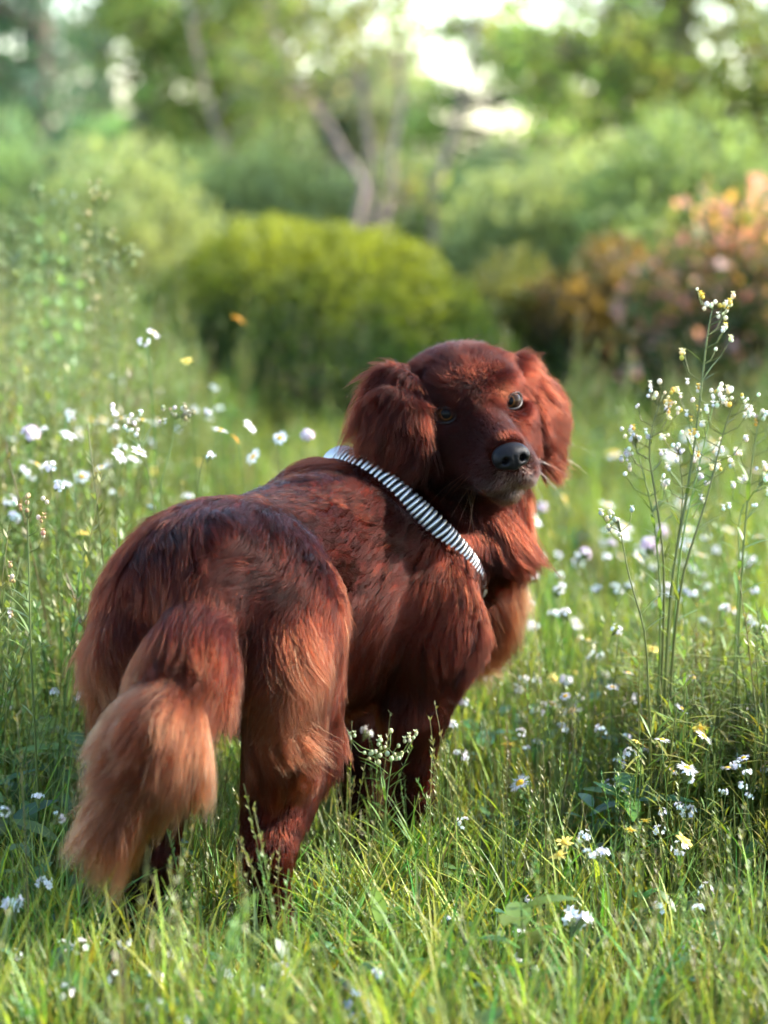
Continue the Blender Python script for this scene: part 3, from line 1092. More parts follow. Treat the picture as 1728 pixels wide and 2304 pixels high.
for i in range(n1):
    for j in range(n2):
        F.append((i * n2 + j, i * n2 + (j + 1) % n2, ((i + 1) % n1) * n2 + (j + 1) % n2, ((i + 1) % n1) * n2 + j))
coil_me = None
nc = int(cum[-1] / .0082)
for i in range(nc):
    q, d_ = along(cum[-1] * (i + .12 * random.uniform(-1, 1)) / nc)
    q2, _ = along(cum[-1] * i / nc + .004)
    tn = unit(q2 - q)
    axx = unit(COL_AX + tn * (.10 + random.uniform(-.08, .08)))       # coils lean a little
    tn = unit(tn - axx * (tn @ axx)); dd = np.cross(axx, tn)
    if coil_me is None:
        o = mesh_obj('coil', V, F, m_coil, collar); coil_me = o.data
    else:
        o = bpy.data.objects.new('coil', coil_me); COL.objects.link(o); o.parent = collar
    M = Matrix.Identity(4)
    for r in range(3):
        M[r][0], M[r][1], M[r][2], M[r][3] = axx[r], tn[r], dd[r], q[r] - COL_C[r]
    o.matrix_basis = M
# ================================================================== meadow
m_grass = leaf_material('grass_blade', .42, .42, (1.35, 1.30, .60), .16)
m_petal = leaf_material('petal', .55, .30, (1.0, 1.0, 1.0), .03)
PROTO = bpy.data.collections.new('meadow_pieces')


def blade(mb, x, y, h, w, lean, ang, col, segs=5, curl=1.0):
    """one curved grass blade, slightly folded along its middle"""
    V, F = [], []
    dx, dy = math.cos(ang), math.sin(ang)
    sx, sy = -dy, dx
    for i in range(segs + 1):
        t = i / segs
        o = lean * h * (t ** (1.6 + .6 * curl))
        z = h * (t - .22 * lean * t * t)
        ww = w * (1 - t ** 2.2) * .5 + .0002
        cx, cy = x + dx * o, y + dy * o
        V += [(cx - sx * ww, cy - sy * ww, z), (cx + dx * ww * .35, cy + dy * ww * .35, z - ww * .2), (cx + sx * ww, cy + sy * ww, z)]
    for i in range(segs):
        a = i * 3
        F += [(a, a + 1, a + 4, a + 3), (a + 1, a + 2, a + 5, a + 4)]
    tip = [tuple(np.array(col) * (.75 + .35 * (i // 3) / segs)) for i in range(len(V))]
    mb.add(V, F, tip)


def ovate(mb, p, d, n, L, W, col, fold=.15, segs=5, droop=.2):
    """a broad leaf from p along d, face normal n"""
    d = unit(d); s = unit(np.cross(d, n)); n = np.cross(s, d)
    V, F = [], []
    for i in range(segs + 1):
        t = i / segs
        w = W * .5 * math.sin(math.pi * min(t * .92 + .06, 1)) ** .8 * (1 - .15 * t)
        c = np.asarray(p) + d * L * t - np.array([0, 0, 1]) * droop * L * t * t
        V += [c - s * w + n * w * fold, c, c + s * w + n * w * fold]
    for i in range(segs):
        a = i * 3
        F += [(a, a + 1, a + 4, a + 3), (a + 1, a + 2, a + 5, a + 4)]
    mb.add(V, F, col)


def proto(mb, name, material):
    o = mb.build(name, material)
    COL.objects.unlink(o); PROTO.objects.link(o)
    return o


GREENS = [(.150, .205, .030), (.200, .255, .036), (.105, .170, .034), (.255, .280, .046), (.180, .225, .072)]
r_ = random.Random(21)


def grass_clump(n, h0, h1, w, lean, spread, dry=.08):
    mb = MB()
    for _ in range(n):
        c = r_.choice(GREENS)
        if r_.random() < dry: c = (.26, .21, .075)
        c = tuple(v * r_.uniform(.8, 1.25) for v in c)
        a = r_.uniform(0, 6.283); q = spread * math.sqrt(r_.random())
        b = r_.uniform(0, 6.283)
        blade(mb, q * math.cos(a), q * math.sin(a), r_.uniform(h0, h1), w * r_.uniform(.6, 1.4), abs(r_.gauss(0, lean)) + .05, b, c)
    return mb


kinds = []
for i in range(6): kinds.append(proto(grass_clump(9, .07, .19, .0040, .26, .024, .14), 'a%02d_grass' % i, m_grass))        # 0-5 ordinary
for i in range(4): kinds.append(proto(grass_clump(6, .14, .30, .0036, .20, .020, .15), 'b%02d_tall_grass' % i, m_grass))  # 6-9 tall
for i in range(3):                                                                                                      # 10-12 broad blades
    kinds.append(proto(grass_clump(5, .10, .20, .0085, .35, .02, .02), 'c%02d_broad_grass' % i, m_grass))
for i in range(4):                                                                                                      # 13-16 leafy herbs
    mb = MB()
    for _ in range(9):
        a = r_.uniform(0, 6.283); c = tuple(v * r_.uniform(.8, 1.2) for v in r_.choice([(.070, .150, .030), (.11, .19, .032), (.055, .12, .045)]))
        z = r_.uniform(.01, .12); e = r_.uniform(.2, 1.1)
        d = np.array([math.cos(a), math.sin(a), e])
        ovate(mb, (0.004 * math.cos(a), .004 * math.sin(a), z), d, (-.3 * math.cos(a), -.3 * math.sin(a), 1), r_.uniform(.035, .075), r_.uniform(.014, .030), c)
    mb.add(*tube([(0, 0, 0), (.003, .002, .07), (0, .004, .13)], [.0016, .0013, .0008], 5), col=(.08, .14, .03))
    kinds.append(proto(mb, 'd%02d_herb' % i, m_grass))
for i in range(3):                                                                                                      # 17-19 feathery yellow-green herb
    mb = MB()
    for _ in range(34):
        a = r_.uniform(0, 6.283); z = r_.uniform(.02, .20); L = r_.uniform(.02, .05)
        c = tuple(v * r_.uniform(.8, 1.25) for v in (.17, .20, .030))
        x, y = .016 * math.cos(a) * r_.random(), .016 * math.sin(a) * r_.random()
        V = []
        ovate(mb, (x, y, z), (math.cos(a), math.sin(a), r_.uniform(.2, 1.2)), (0, 0, 1), L, .0032, c, segs=3)
    for k in range(3):
        a = r_.uniform(0, 6.283)
        mb.add(*tube([(0, 0, 0), (.01 * math.cos(a), .01 * math.sin(a), .1), (.02 * math.cos(a), .02 * math.sin(a), .2)], [.0014, .001, .0006], 5), col=(.13, .17, .03))
    kinds.append(proto(mb, 'e%02d_feathery' % i, m_grass))
for i in range(3):                                                                                                      # 20-22 seeding grass stalks
    mb = MB()
    for k in range(4):
        a = r_.uniform(0, 6.283); L = r_.uniform(.26, .42); ln = r_.uniform(.05, .18)
        pth = [np.array([ln * L * t ** 2 * math.cos(a), ln * L * t ** 2 * math.sin(a), L * t]) + .0 for t in np.linspace(0, 1, 6)]
        c = r_.choice([(.13, .17, .045), (.19, .18, .070), (.10, .16, .04)])
        mb.add(*tube(pth, [.0011, .0011, .001, .0009, .0008, .0006], 4), col=c)
        for q in range(14):
            t = r_.uniform(.72, 1.0); b = r_.uniform(0, 6.283)
            p0 = np.array([ln * L * t ** 2 * math.cos(a), ln * L * t ** 2 * math.sin(a), L * t])
            ovate(mb, p0, (math.cos(b), math.sin(b), 1.2), (math.cos(b), math.sin(b), 0), .012, .0038, tuple(v * 1.15 for v in c), segs=2, droop=0)
    kinds.append(proto(mb, 'f%02d_seed_grass' % i, m_grass))


def scatter(name, pts, yaw, scl, pick, label, tilt=.0):
    """one object of uncountable growth, set point by point"""
    me = bpy.data.meshes.new(name)
    me.vertices.add(len(pts)); me.vertices.foreach_set('co', np.asarray(pts, np.float32).ravel())
    ra = me.attributes.new('turn', 'FLOAT_VECTOR', 'POINT')
    r = np.random.default_rng(len(pts))
    e = np.stack([r.normal(size=len(pts)) * tilt, r.normal(size=len(pts)) * tilt, yaw], 1)
    ra.data.foreach_set('vector', e.astype(np.float32).ravel())
    sa = me.attributes.new('grow', 'FLOAT_VECTOR', 'POINT'); sa.data.foreach_set('vector', np.asarray(scl, np.float32).ravel())
    pa = me.attributes.new('pick', 'INT', 'POINT'); pa.data.foreach_set('value', np.asarray(pick, np.int32))
    o = bpy.data.objects.new(name, me); COL.objects.link(o)
    ng = bpy.data.node_groups.new(name, 'GeometryNodeTree')
    ng.interface.new_socket('Geometry', in_out='INPUT', socket_type='NodeSocketGeometry')
    ng.interface.new_socket('Geometry', in_out='OUTPUT', socket_type='NodeSocketGeometry')
    gin = ng.nodes.new('NodeGroupInput'); gout = ng.nodes.new('NodeGroupOutput')
    ci = ng.nodes.new('GeometryNodeCollectionInfo'); ci.inputs['Collection'].default_value = PROTO
    ci.inputs['Separate Children'].default_value = True; ci.inputs['Reset Children'].default_value = True
    iop = ng.nodes.new('GeometryNodeInstanceOnPoints'); iop.inputs['Pick Instance'].default_value = True

    def attr(nm, ty):
        n = ng.nodes.new('GeometryNodeInputNamedAttribute'); n.data_type = ty; n.inputs['Name'].default_value = nm
        return n.outputs['Attribute']
    L = ng.links.new
    L(gin.outputs[0], iop.inputs['Points']); L(ci.outputs[0], iop.inputs['Instance'])
    L(attr('pick', 'INT'), iop.inputs['Instance Index'])
    L(attr('turn', 'FLOAT_VECTOR'), iop.inputs['Rotation']); L(attr('grow', 'FLOAT_VECTOR'), iop.inputs['Scale'])
    L(iop.outputs[0], gout.inputs[0])
    md = o.modifiers.new('scatter', 'NODES'); md.node_group = ng
    tag(o, label, 'grass', kind='stuff')
    return o


LEGS = [(FR[:2], .035), (FL[:2], .035), (D2(.070, -.045, 0)[:2], .035), (D2(-.098, -.015, 0)[:2], .035)]


def meadow(n, y0, y1, seed, half):
    """random ground points: x within half(y) of the axis"""
    r = np.random.default_rng(seed)
    y = r.uniform(y0, y1, n * 3); x = r.uniform(-1, 1, n * 3) * half(y1)
    k = np.abs(x) < half(y)
    return np.stack([x[k], y[k]], 1)[:n], r


def under_dog(xy):
    a = DO2[:2] - HV2[:2] * .05; b = D(.02, .5, 0)[:2]
    ba = b - a; t = np.clip(((xy - a) @ ba) / (ba @ ba), 0, 1)
    return np.linalg.norm(xy - a - t[:, None] * ba, axis=1)


def height_at(xy):
    x, y = xy[:, 0], xy[:, 1]
    h = np.ones(len(xy)) * .76
    h *= 1 + .25 * snoise(np.c_[xy, np.zeros(len(xy))], 5, 91)
    h += np.clip((y - 3.5) * .20, 0, .22) * np.clip((np.abs(x + .1) - .2) * 4, 0, 1)        # taller behind and beside
    h += np.clip((-x - .42) * 1.2, 0, .55) * np.clip((y - 3.6) * 1.5, 0, 1)                 # tall stand on the left
    h += np.clip((x - .3) * .9, 0, .25) * np.clip((y - 2.9) * 1.5, 0, 1) * np.clip((4.4 - y), 0, 1)
    h += 1.2 * np.clip((-x - .50) * 3, 0, 1) * np.clip((y - 4.0) * 1.5, 0, 1) * np.clip((7.5 - y), 0, 1)   # tall stand at the back left
    h *= 1 - .55 * np.exp(-(((x + .15) / .26) ** 2 + ((y - 2.95) / .24) ** 2))             # trodden behind the dog
    u = under_dog(xy)
    h *= np.clip(.62 + u * 2.2, .62, 1.0)
    return np.clip(h, .4, 2.2)


def fill(name, n, y0, y1, seed, half, kinds_p, label, sc=1.0):
    xy, r = meadow(n, y0, y1, seed, half)
    k = np.ones(len(xy), bool)
    for c, rad in LEGS:
        k &= np.linalg.norm(xy - c, axis=1) > rad
    tb = np.array([T[4][0], T[4][1]])
    k &= np.linalg.norm(xy - tb, axis=1) > .035
    xy = xy[k]
    h = height_at(xy) * sc
    # patches: kinds follow a slow noise so that growth is uneven
    kp = np.array(list(kinds_p)); wp = np.array([kinds_p[i] for i in kp], float)
    nz_ = np.stack([snoise(np.c_[xy, np.zeros(len(xy))], 4.5, 300 + int(i) // 3) for i in kp], 1)
    w = wp * np.exp(1.1 * nz_)
    right = np.clip((xy[:, 0] - .34) * 5, 0, 1) * np.clip((xy[:, 1] - 3.0) * 3, 0, 1) * np.clip((4.0 - xy[:, 1]) * 3, 0, 1)
    w[:, (kp >= 17) & (kp <= 19)] *= (1 + 9 * right)[:, None]
    left = np.clip((-xy[:, 0] - .45) * 5, 0, 1) * np.clip((xy[:, 1] - 3.9) * 3, 0, 1)
    w[:, kp >= 20] *= (1 + 6 * left)[:, None]
    w /= w.sum(1)[:, None]
    pick = kp[(np.cumsum(w, 1) > r.random(len(xy))[:, None]).argmax(1)]
    wide = r.uniform(.85, 1.25, len(xy)) * sc ** .5
    scl = np.stack([wide, wide, h * r.uniform(.75, 1.2, len(xy))], 1)
    # herbs and broad blades keep their shape
    m = pick >= 10
    scl[m] = (np.clip(h[m], .6, 1.5) * r.uniform(.75, 1.2, m.sum()))[:, None]
    m = (pick >= 17) & (pick <= 19)
    scl[m] *= (1 + .45 * right[m])[:, None]
    pts = np.c_[xy, np.full(len(xy), -.006)]
    return scatter(name, pts, r.uniform(0, 6.283, len(xy)), scl, pick, label, tilt=.10)


mix_near = {**{i: 2.6 for i in range(6)}, **{i: 2.4 for i in range(6, 10)}, **{i: .8 for i in range(10, 13)}, **{i: .70 for i in range(13, 17)}, **{i: .45 for i in range(17, 20)}, **{i: .8 for i in range(20, 23)}}
fill('meadow_grass', 7800, 2.35, 5.0, 61, lambda y: np.asarray(y) * .20 + .55, mix_near, 'green meadow grass round the dog')
mix_mid = {**{i: 2 for i in range(6)}, **{i: 2.5 for i in range(6, 10)}, **{i: .8 for i in range(13, 17)}, **{i: .5 for i in range(17, 20)}, **{i: 1.0 for i in range(20, 23)}}
fill('far_meadow_grass', 8000, 5.0, 10.5, 62, lambda y: np.asarray(y) * .20 + .9, mix_mid, 'taller meadow grass behind the dog', 1.0)
fill('distant_grass', 7000, 10.5, 30, 63, lambda y: np.asarray(y) * .20 + 2.0, {i: 1 for i in range(6, 10)}, 'distant grass under the trees', 1.0)


wr_ = np.random.default_rng(88)
n_ = 190
wx = np.abs(wr_.normal(size=n_)) * .17 + .36; wy = wr_.uniform(3.4, 4.1, n_); wx *= wy / 3.5
wk = wr_.choice([13, 15, 17, 18, 19, 17, 18, 19, 17, 18, 19], n_); ws = wr_.uniform(.9, 1.5, n_)
scatter('leafy_undergrowth', np.c_[wx, wy, np.full(n_, -.005)], wr_.uniform(0, 6.28, n_), np.repeat(ws[:, None], 3, 1), wk, 'yellow-green leafy undergrowth round the tall weeds on the right', .12)
n_ = 300
wx = -np.abs(wr_.normal(size=n_)) * .20 - .36; wy = wr_.uniform(3.3, 5.2, n_); wx *= wy / 3.5
wk = wr_.choice([13, 14, 15, 16, 20, 21, 22, 17], n_); ws = wr_.uniform(.9, 1.7, n_)
scatter('leafy_undergrowth', np.c_[wx, wy, np.full(n_, -.005)], wr_.uniform(0, 6.28, n_), np.repeat(ws[:, None], 3, 1), wk, 'mixed green undergrowth left of the dog', .14)


# ------------------------------------------------------------------ flowers, each a plant of its own
WHITE = (.80, .80, .78); YEL = (.72, .42, .02); CREAM = (.78, .70, .42)


def rot_to(d):
    return Vector(tuple(map(float, d))).to_track_quat('Z', 'Y').to_matrix().to_4x4()


def daisy_head(petals, R, disc, pcol, dcol, seed):
    """petals and disc round the origin, facing +Z"""
    r = random.Random(seed)
    a, b = MB(), MB()
    for i in range(petals):
        q = 2 * math.pi * (i + r.uniform(-.25, .25)) / petals
        d = np.array([math.cos(q), math.sin(q), r.uniform(-.12, .25)])
        ovate(a, d * disc * .6, d, (0, 0, 1), R * r.uniform(.85, 1.08) - disc * .5, R * 2.6 / petals * 1.35, tuple(v * r.uniform(.92, 1.0) for v in pcol), segs=3, droop=r.uniform(0, .18))
    V, F = sphere_cap(disc, math.radians(85), 4, 10)
    V = [(x, z, y * .55) for x, y, z in V]
    b.add(V, F, dcol)
    return a, b


def ball_head(n, R, size, col, seed):
    """a cluster of tiny four-petalled florets"""
    r = random.Random(seed); a = MB(); b = MB()
    for i in range(n):
        u = np.array([r.gauss(0, 1), r.gauss(0, 1), abs(r.gauss(0, 1)) * .7]); u = unit(u)
        c = u * R * r.uniform(.6, 1)
        c2 = tuple(v * r.uniform(.85, 1.0) for v in col)
        t1 = unit(np.cross(u, (.3, .5, .8))); t2 = np.cross(u, t1)
        for k in range(5):
            q = 2 * math.pi * k / 5
            ovate(a, c, t1 * math.cos(q) + t2 * math.sin(q) + u * .5, u, size, size * .75, c2, segs=2, droop=0)
        b.add(*tube([(0, 0, -R * 1.5), c * .5 + np.array([0, 0, -R * .5]), c], [.0007, .0006, .0005], 4), col=(.12, .16, .04))
    return a, b


FL_PROTO = {}


def flower_meshes(kind):
    if kind in FL_PROTO: return FL_PROTO[kind]
    vs = []
    for k in range(3):
        if kind == 'daisy': a, b = daisy_head(13 + k, .0165, .0058, WHITE, YEL, k); nm = ('petals', 'disc')
        elif kind == 'fleabane': a, b = daisy_head(30 + k * 3, .0125, .0050, (.80, .77, .80), YEL, 10 + k); nm = ('petals', 'disc')
        elif kind == 'yellow': a, b = daisy_head(9 + k, .012, .0050, (.70, .58, .12), (.60, .36, .04), 20 + k); nm = ('petals', 'disc')
        elif kind == 'orange': a, b = daisy_head(10 + k, .018, .0075, (.72, .34, .02), (.55, .26, .02), 30 + k); nm = ('petals', 'disc')
        elif kind == 'white': a, b = ball_head(9 + k, .0085, .0042, WHITE, 40 + k); nm = ('florets', 'stalks')
        elif kind == 'pink': a, b = ball_head(34, .0110, .0060, (.76, .64, .68), 50 + k); nm = ('florets', 'stalks')
        elif kind == 'blue': a, b = ball_head(8, .0090, .0050, (.42, .50, .72), 60 + k); nm = ('florets', 'stalks')
        oa = a.build(nm[0], m_petal); ob = b.build(nm[1], m_petal)
        ma, mb_ = oa.data, ob.data
        bpy.data.objects.remove(oa); bpy.data.objects.remove(ob)
        vs.append((ma, mb_, nm))
    st = []
    for k in range(4):
        mb = MB(); r = random.Random(70 + k)
        w = r.uniform(-.06, .06); w2 = r.uniform(-.06, .06)
        pth = [np.array([w * math.sin(t * 3.14), w2 * math.sin(t * 2.6) * t, t]) for t in np.linspace(0, 1, 9)]
        mb.add(*tube(pth, [.0016] * 4 + [.0014] * 3 + [.0011] * 2, 5), col=(.085, .15, .030))
        for i in range(6):
            t = r.uniform(.08, .75); q = r.uniform(0, 6.283)
            p0 = pth[int(t * 8)]
            ovate(mb, p0, (math.cos(q), math.sin(q), r.uniform(.5, 1.6) * 4), (0, 0, 1), r.uniform(.07, .15), .005, (.08, .145, .03), segs=3, droop=.3)
        o = mb.build('stem', m_grass); st.append(o.data); bpy.data.objects.remove(o)
    FL_PROTO[kind] = (vs, st)
    return FL_PROTO[kind]


NAMES = dict(daisy='daisy', fleabane='fleabane', yellow='yellow_flower', orange='orange_flower', white='white_wildflower', pink='clover_flower', blue='blue_flower')
CATS = dict(daisy='flower', fleabane='flower', yellow='flower', orange='flower', white='flower', pink='flower', blue='flower')
LOOK = dict(daisy='white daisy with yellow centre', fleabane='many-rayed white fleabane flower with yellow centre', yellow='small yellow flower', orange='orange-yellow flower',
            white='tiny white flower cluster', pink='round pinkish white clover flower', blue='pale blue flower')
nfl = 0


def flower(kind, head, label, group=None, size=1.0, face=None, seed=None):
    """a plant with its head at this point, stem rooted in the ground below it"""
    global nfl
    nfl += 1
    r = random.Random(1000 + nfl if seed is None else seed)
    vs, st = flower_meshes(kind)
    ma, mb_, nm = vs[r.randrange(3)]
    head = np.asarray(head, float)
    base = np.array([head[0] + r.uniform(-.02, .02), head[1] + r.uniform(-.02, .02), -.004])
    root = empty(NAMES[kind], base)
    tag(root, label, CATS[kind], group)
    so = bpy.data.objects.new('stem', st[r.randrange(4)]); COL.objects.link(so); so.parent = root
    ax = head - base; Hh = ax[2]
    M = Matrix.Identity(4)
    M[0][2], M[1][2], M[2][2] = ax[0], ax[1], ax[2]
    k = .35 + .65 * min(Hh / .3, 1)
    a = r.uniform(0, 6.283); ca, sa = math.cos(a) * k * min(Hh * 2.2, .7), math.sin(a) * k * min(Hh * 2.2, .7)
    M[0][0], M[1][0] = max(abs(ca), .3) * (1 if ca >= 0 else -1), 0
    M[0][1], M[1][1] = 0, M[0][0]
    so.matrix_basis = M
    f = face if face is not None else unit([r.gauss(.25, .45), r.gauss(-.1, .45), 1])
    Mh = Matrix.Translation(Vector(ax)) @ rot_to(f) @ Matrix.Rotation(r.uniform(0, 6.28), 4, 'Z') @ Matrix.Scale(size, 4)
    for me, n_ in ((ma, nm[0]), (mb_, nm[1])):
        o = bpy.data.objects.new(n_, me); COL.objects.link(o); o.parent = root; o.matrix_basis = Mh
    return root


# flowers that can be pointed out: (kind, px, py, height, size, label)
FLW = [
    ('daisy', 318, 945, .42, 1.25, 'white daisy with yellow centre above the rump, right one of a touching pair'),
    ('daisy', 272, 942, .42, 1.1, 'white daisy with yellow centre, left one of a touching pair left of the dog'),
    ('daisy', 495, 968, .40, 1.2, "white daisy tilted sideways above the dog's back, left of the orange flower"),
    ('daisy', 562, 960, .41, 1.15, "white daisy with petals swept back, highest of the row above the dog's back"),
    ('daisy', 570, 1027, .38, 1.3, "large white daisy just above the dog's back near the collar"),
    ('daisy', 300, 1033, .36, 1.2, 'white daisy with drooping petals above the left hip of the dog'),
    ('daisy', 155, 980, .40, 1.1, 'white daisy with yellow centre just right of the round pinkish flower'),
    ('pink', 68, 978, .40, 1.7, 'big round pinkish white flower head at the far left'),
    ('white', 160, 943, .42, 1.2, 'tiny white flower cluster above the daisy at the far left'),
    ('white', 275, 1008, .37, 1.3, 'tiny white flower cluster left of the drooping daisy'),
    ('daisy', 630, 985, .40, 1.1, "blurred white daisy left of the top of the dog's collar"),
    ('pink', 692, 980, .40, 1.2, "pinkish flower head beside the top of the dog's collar"),
    ('orange', 530, 988, .39, .9, 'orange flower between two tilted daisies above the dog\'s back'),
    ('fleabane', 345, 750, .52, 1.5, 'white fleabane flower standing highest on the left, against the golden bush'),
    ('white', 322, 768, .50, 1.6, 'white flower cluster just left of and below the highest fleabane'),
    ('yellow', 420, 812, .48, 1.3, 'yellowish green flower head right of the highest fleabane'),
    ('orange', 535, 718, .46, 1.25, 'blurred orange-yellow flower on a thick stem in front of the golden bush'),
    ('white', 20, 1128, .34, 1.8, 'upper white flower cluster at the left edge'),
    ('white', 30, 1160, .32, 1.9, 'lower white flower cluster at the left edge'),
    ('white', 340, 1142, .33, 1.0, 'small white flower just above the left rump of the dog'),
    ('yellow', 1380, 1020, .34, 1.7, 'blurred yellow flower at the left foot of the tall budding weed'),
    ('yellow', 1262, 1075, .33, 1.4, "blurred yellow flower right of the dog's muzzle"),
    ('yellow', 1270, 1125, .31, 1.6, "blurred yellow flower right of the dog's chin"),
    ('fleabane', 1285, 1600, .17, 1.7, 'wide white fleabane flower in the grass right of the forelegs'),
    ('fleabane', 1240, 1585, .18, 1.5, 'white fleabane flower touching the wide one right of the forelegs'),
    ('fleabane', 1440, 1575, .19, 1.5, 'white fleabane flower, topmost of a cluster under the tall weed'),
    ('white', 1440, 1600, .17, 1.7, 'white flower cluster, middle one under the tall weed'),
    ('white', 1450, 1628, .16, 1.6, 'white flower cluster, lowest one under the tall weed'),
    ('fleabane', 1170, 1762, .14, 1.4, 'shaggy white fleabane with yellow underside standing alone in the front grass'),
    ('daisy', 1480, 1355, .26, 1.2, 'white daisy with yellow centre leaning on the stem of the tall weed'),
    ('fleabane', 1500, 1415, .24, 1.4, 'ragged white fleabane flower below the daisy at the tall weed'),
    ('white', 1495, 1325, .27, 1.3, 'white flower pair on the stem of the tall weed, left one'),
    ('blue', 1535, 1328, .27, 1.0, 'pale blue flower on the stem of the tall weed'),
    ('white', 1300, 1265, .26, 1.3, 'upper white flower cluster between the dog and the tall weed'),
    ('fleabane', 1645, 1370, .25, 1.5, 'white fleabane flower standing right of the tall weed'),
    ('fleabane', 1710, 1655, .17, 1.9, 'large white fleabane flower at the right edge'),
    ('white', 1670, 1605, .18, 1.7, 'white flower cluster just above the large flower at the right edge'),
    ('white', 1200, 1535, .19, 1.6, 'white flower cluster just right of the breast fringe'),
    ('yellow', 1245, 1528, .19, 1.2, 'yellow flower between two white clusters right of the breast fringe'),
    ('white', 1275, 1533, .19, 1.4, 'white flower cluster right of the yellow flower beside the breast'),
    ('daisy', 1320, 1440, .22, 1.1, 'ragged white daisy at mid height left of the tall weed'),
    ('yellow', 1300, 1440, .22, 1.0, 'pale yellow flower beside the ragged daisy left of the tall weed'),
    ('white', 1340, 1480, .21, 1.5, 'white flower cluster under the ragged daisy left of the tall weed'),
    ('white', 917, 1595, .20, 1.5, "white flower cluster in front of the dog's right foreleg"),
    ('white', 874, 1598, .20, 1.1, "small white flower between the dog's hind leg and foreleg"),
    ('white', 826, 1648, .18, 1.2, "white flower beside the dog's right hind knee"),
    ('white', 1008, 1632, .18, 1.5, "white flower cluster just right of the dog's foreleg, lower one"),
    ('white', 1042, 1585, .19, 1.2, "white flower cluster just right of the dog's foreleg, upper one"),
    ('yellow', 1142, 1675, .16, 1.2, "yellow flower in the grass beyond the dog's forefoot"),
    ('white', 1035, 1700, .14, 1.4, "bent white flower low beside the dog's forefoot"),
    ('white', 1505, 1680, .15, 1.7, 'white flower cluster with dark gaps, low under the tall weed'),
    ('pink', 1540, 1582, .18, 1.0, 'pink clover flower in the grass near the right edge'),
    ('white', 1295, 2070, .10, 2.2, 'blurred white flower in the foreground grass right of centre'),
    ('blue', 800, 2265, .06, 1.8, 'blurred pale blue flower at the bottom edge'),
    ('white', 840, 2295, .05, 1.2, 'blurred white flower at the bottom edge'),
    ('white', 25, 2040, .11, 1.8, 'blurred white flower at the lower left edge'),
    ('white', 100, 1990, .12, 1.3, "blurred white flower left of the tail's tip"),
    ('white', 1545, 1830, .12, 1.5, 'white flower cluster low in the front grass near the right edge'),
    ('white', 1590, 2005, .09, 1.2, 'small white flower head low at the lower right'),
    ('pink', 440, 2245, .07, .7, 'tiny pinkish flower in the foreground left of the hind foot'),
]
for k, px, py, h, sz, lab in FLW:
    if px < 720 and 730 < py < 1170: flower(k, P(px, py, 4.05 + .1 * (px % 7) / 7), lab, None, sz * .75)      # the tall ones just behind the dog
    elif py == 718: flower(k, P(px, py, 5.4), lab, None, sz)
    else: flower(k, G(px, py, h), lab, None, sz)

# the many small flowers that nothing tells apart
ZONES = [('white', 46, (1180, 1728), (1180, 1420), (.22, .34), 'tiny blurred white flower cluster in the meadow right of the dog'),
         ('white', 46, (1000, 1728), (1500, 1950), (.12, .20), 'tiny white flower cluster in the sunny grass right of the forelegs'),
         ('fleabane', 16, (1180, 1728), (1250, 1750), (.15, .28), 'many-rayed white fleabane flower in the meadow right of the dog'),
         ('daisy', 14, (1150, 1728), (1120, 1260), (.28, .38), 'blurred white daisy in the far meadow right of the dog'),
         ('pink', 6, (1180, 1500), (1120, 1250), (.28, .36), 'blurred pinkish clover flower in the far meadow right of the dog'),
         ('yellow', 14, (1180, 1728), (1150, 1950), (.14, .28), 'small yellow flower scattered in the meadow right of the dog'),
         ('daisy', 10, (0, 700), (930, 1080), (.48, .60), "white daisy in the meadow above the dog's back"),
         ('white', 34, (0, 560), (820, 1150), (.42, .62), 'tiny white flower cluster in the tall grass left of the dog'),
         ('yellow', 14, (0, 480), (900, 1250), (.28, .42), 'small yellow flower in the tall grass left of the dog'),
         ('white', 26, (0, 1728), (2000, 2300), (.05, .11), 'tiny white flower in the blurred foreground grass'),
         ('white', 10, (0, 200), (1250, 1900), (.14, .26), 'tiny white flower in the shaded grass left of the tail'),
         ('daisy', 10, (1300, 1728), (960, 1120), (.36, .46), 'blurred white daisy behind the tall budding weed')]
zr = random.Random(5)
for k, n, xr, yr, hr, lab in ZONES:
    for _ in range(n):
        for _try in range(20):
            px, py, h = zr.uniform(*xr), zr.uniform(*yr), zr.uniform(*hr)
            q = G(px, py, h)
            if field(q[None].astype(np.float32))[0] > .07 and under_dog(q[None, :2])[0] > .22 and snoise(np.array([[q[0], q[1], 0]]), 6.0, 404)[0] > zr.uniform(-.9, .7): break
        flower(k, q, lab, lab.split(' in the ')[0] + 's, ' + lab.split(' ', 1)[1][-28:] if False else 'scattered ' + lab, zr.uniform(.75, 1.25))


# ------------------------------------------------------------------ tall budding weed on the right
def bud(mb, p, col, s, r):
    V, F = sphere_cap(s, math.pi * .99, 6, 8)
    V = [np.array([x, z, y * 1.15]) + p for x, y, z in V]
    mb.add(V, F, [tuple(c * r.uniform(.85, 1.1) for c in col)] * len(V))


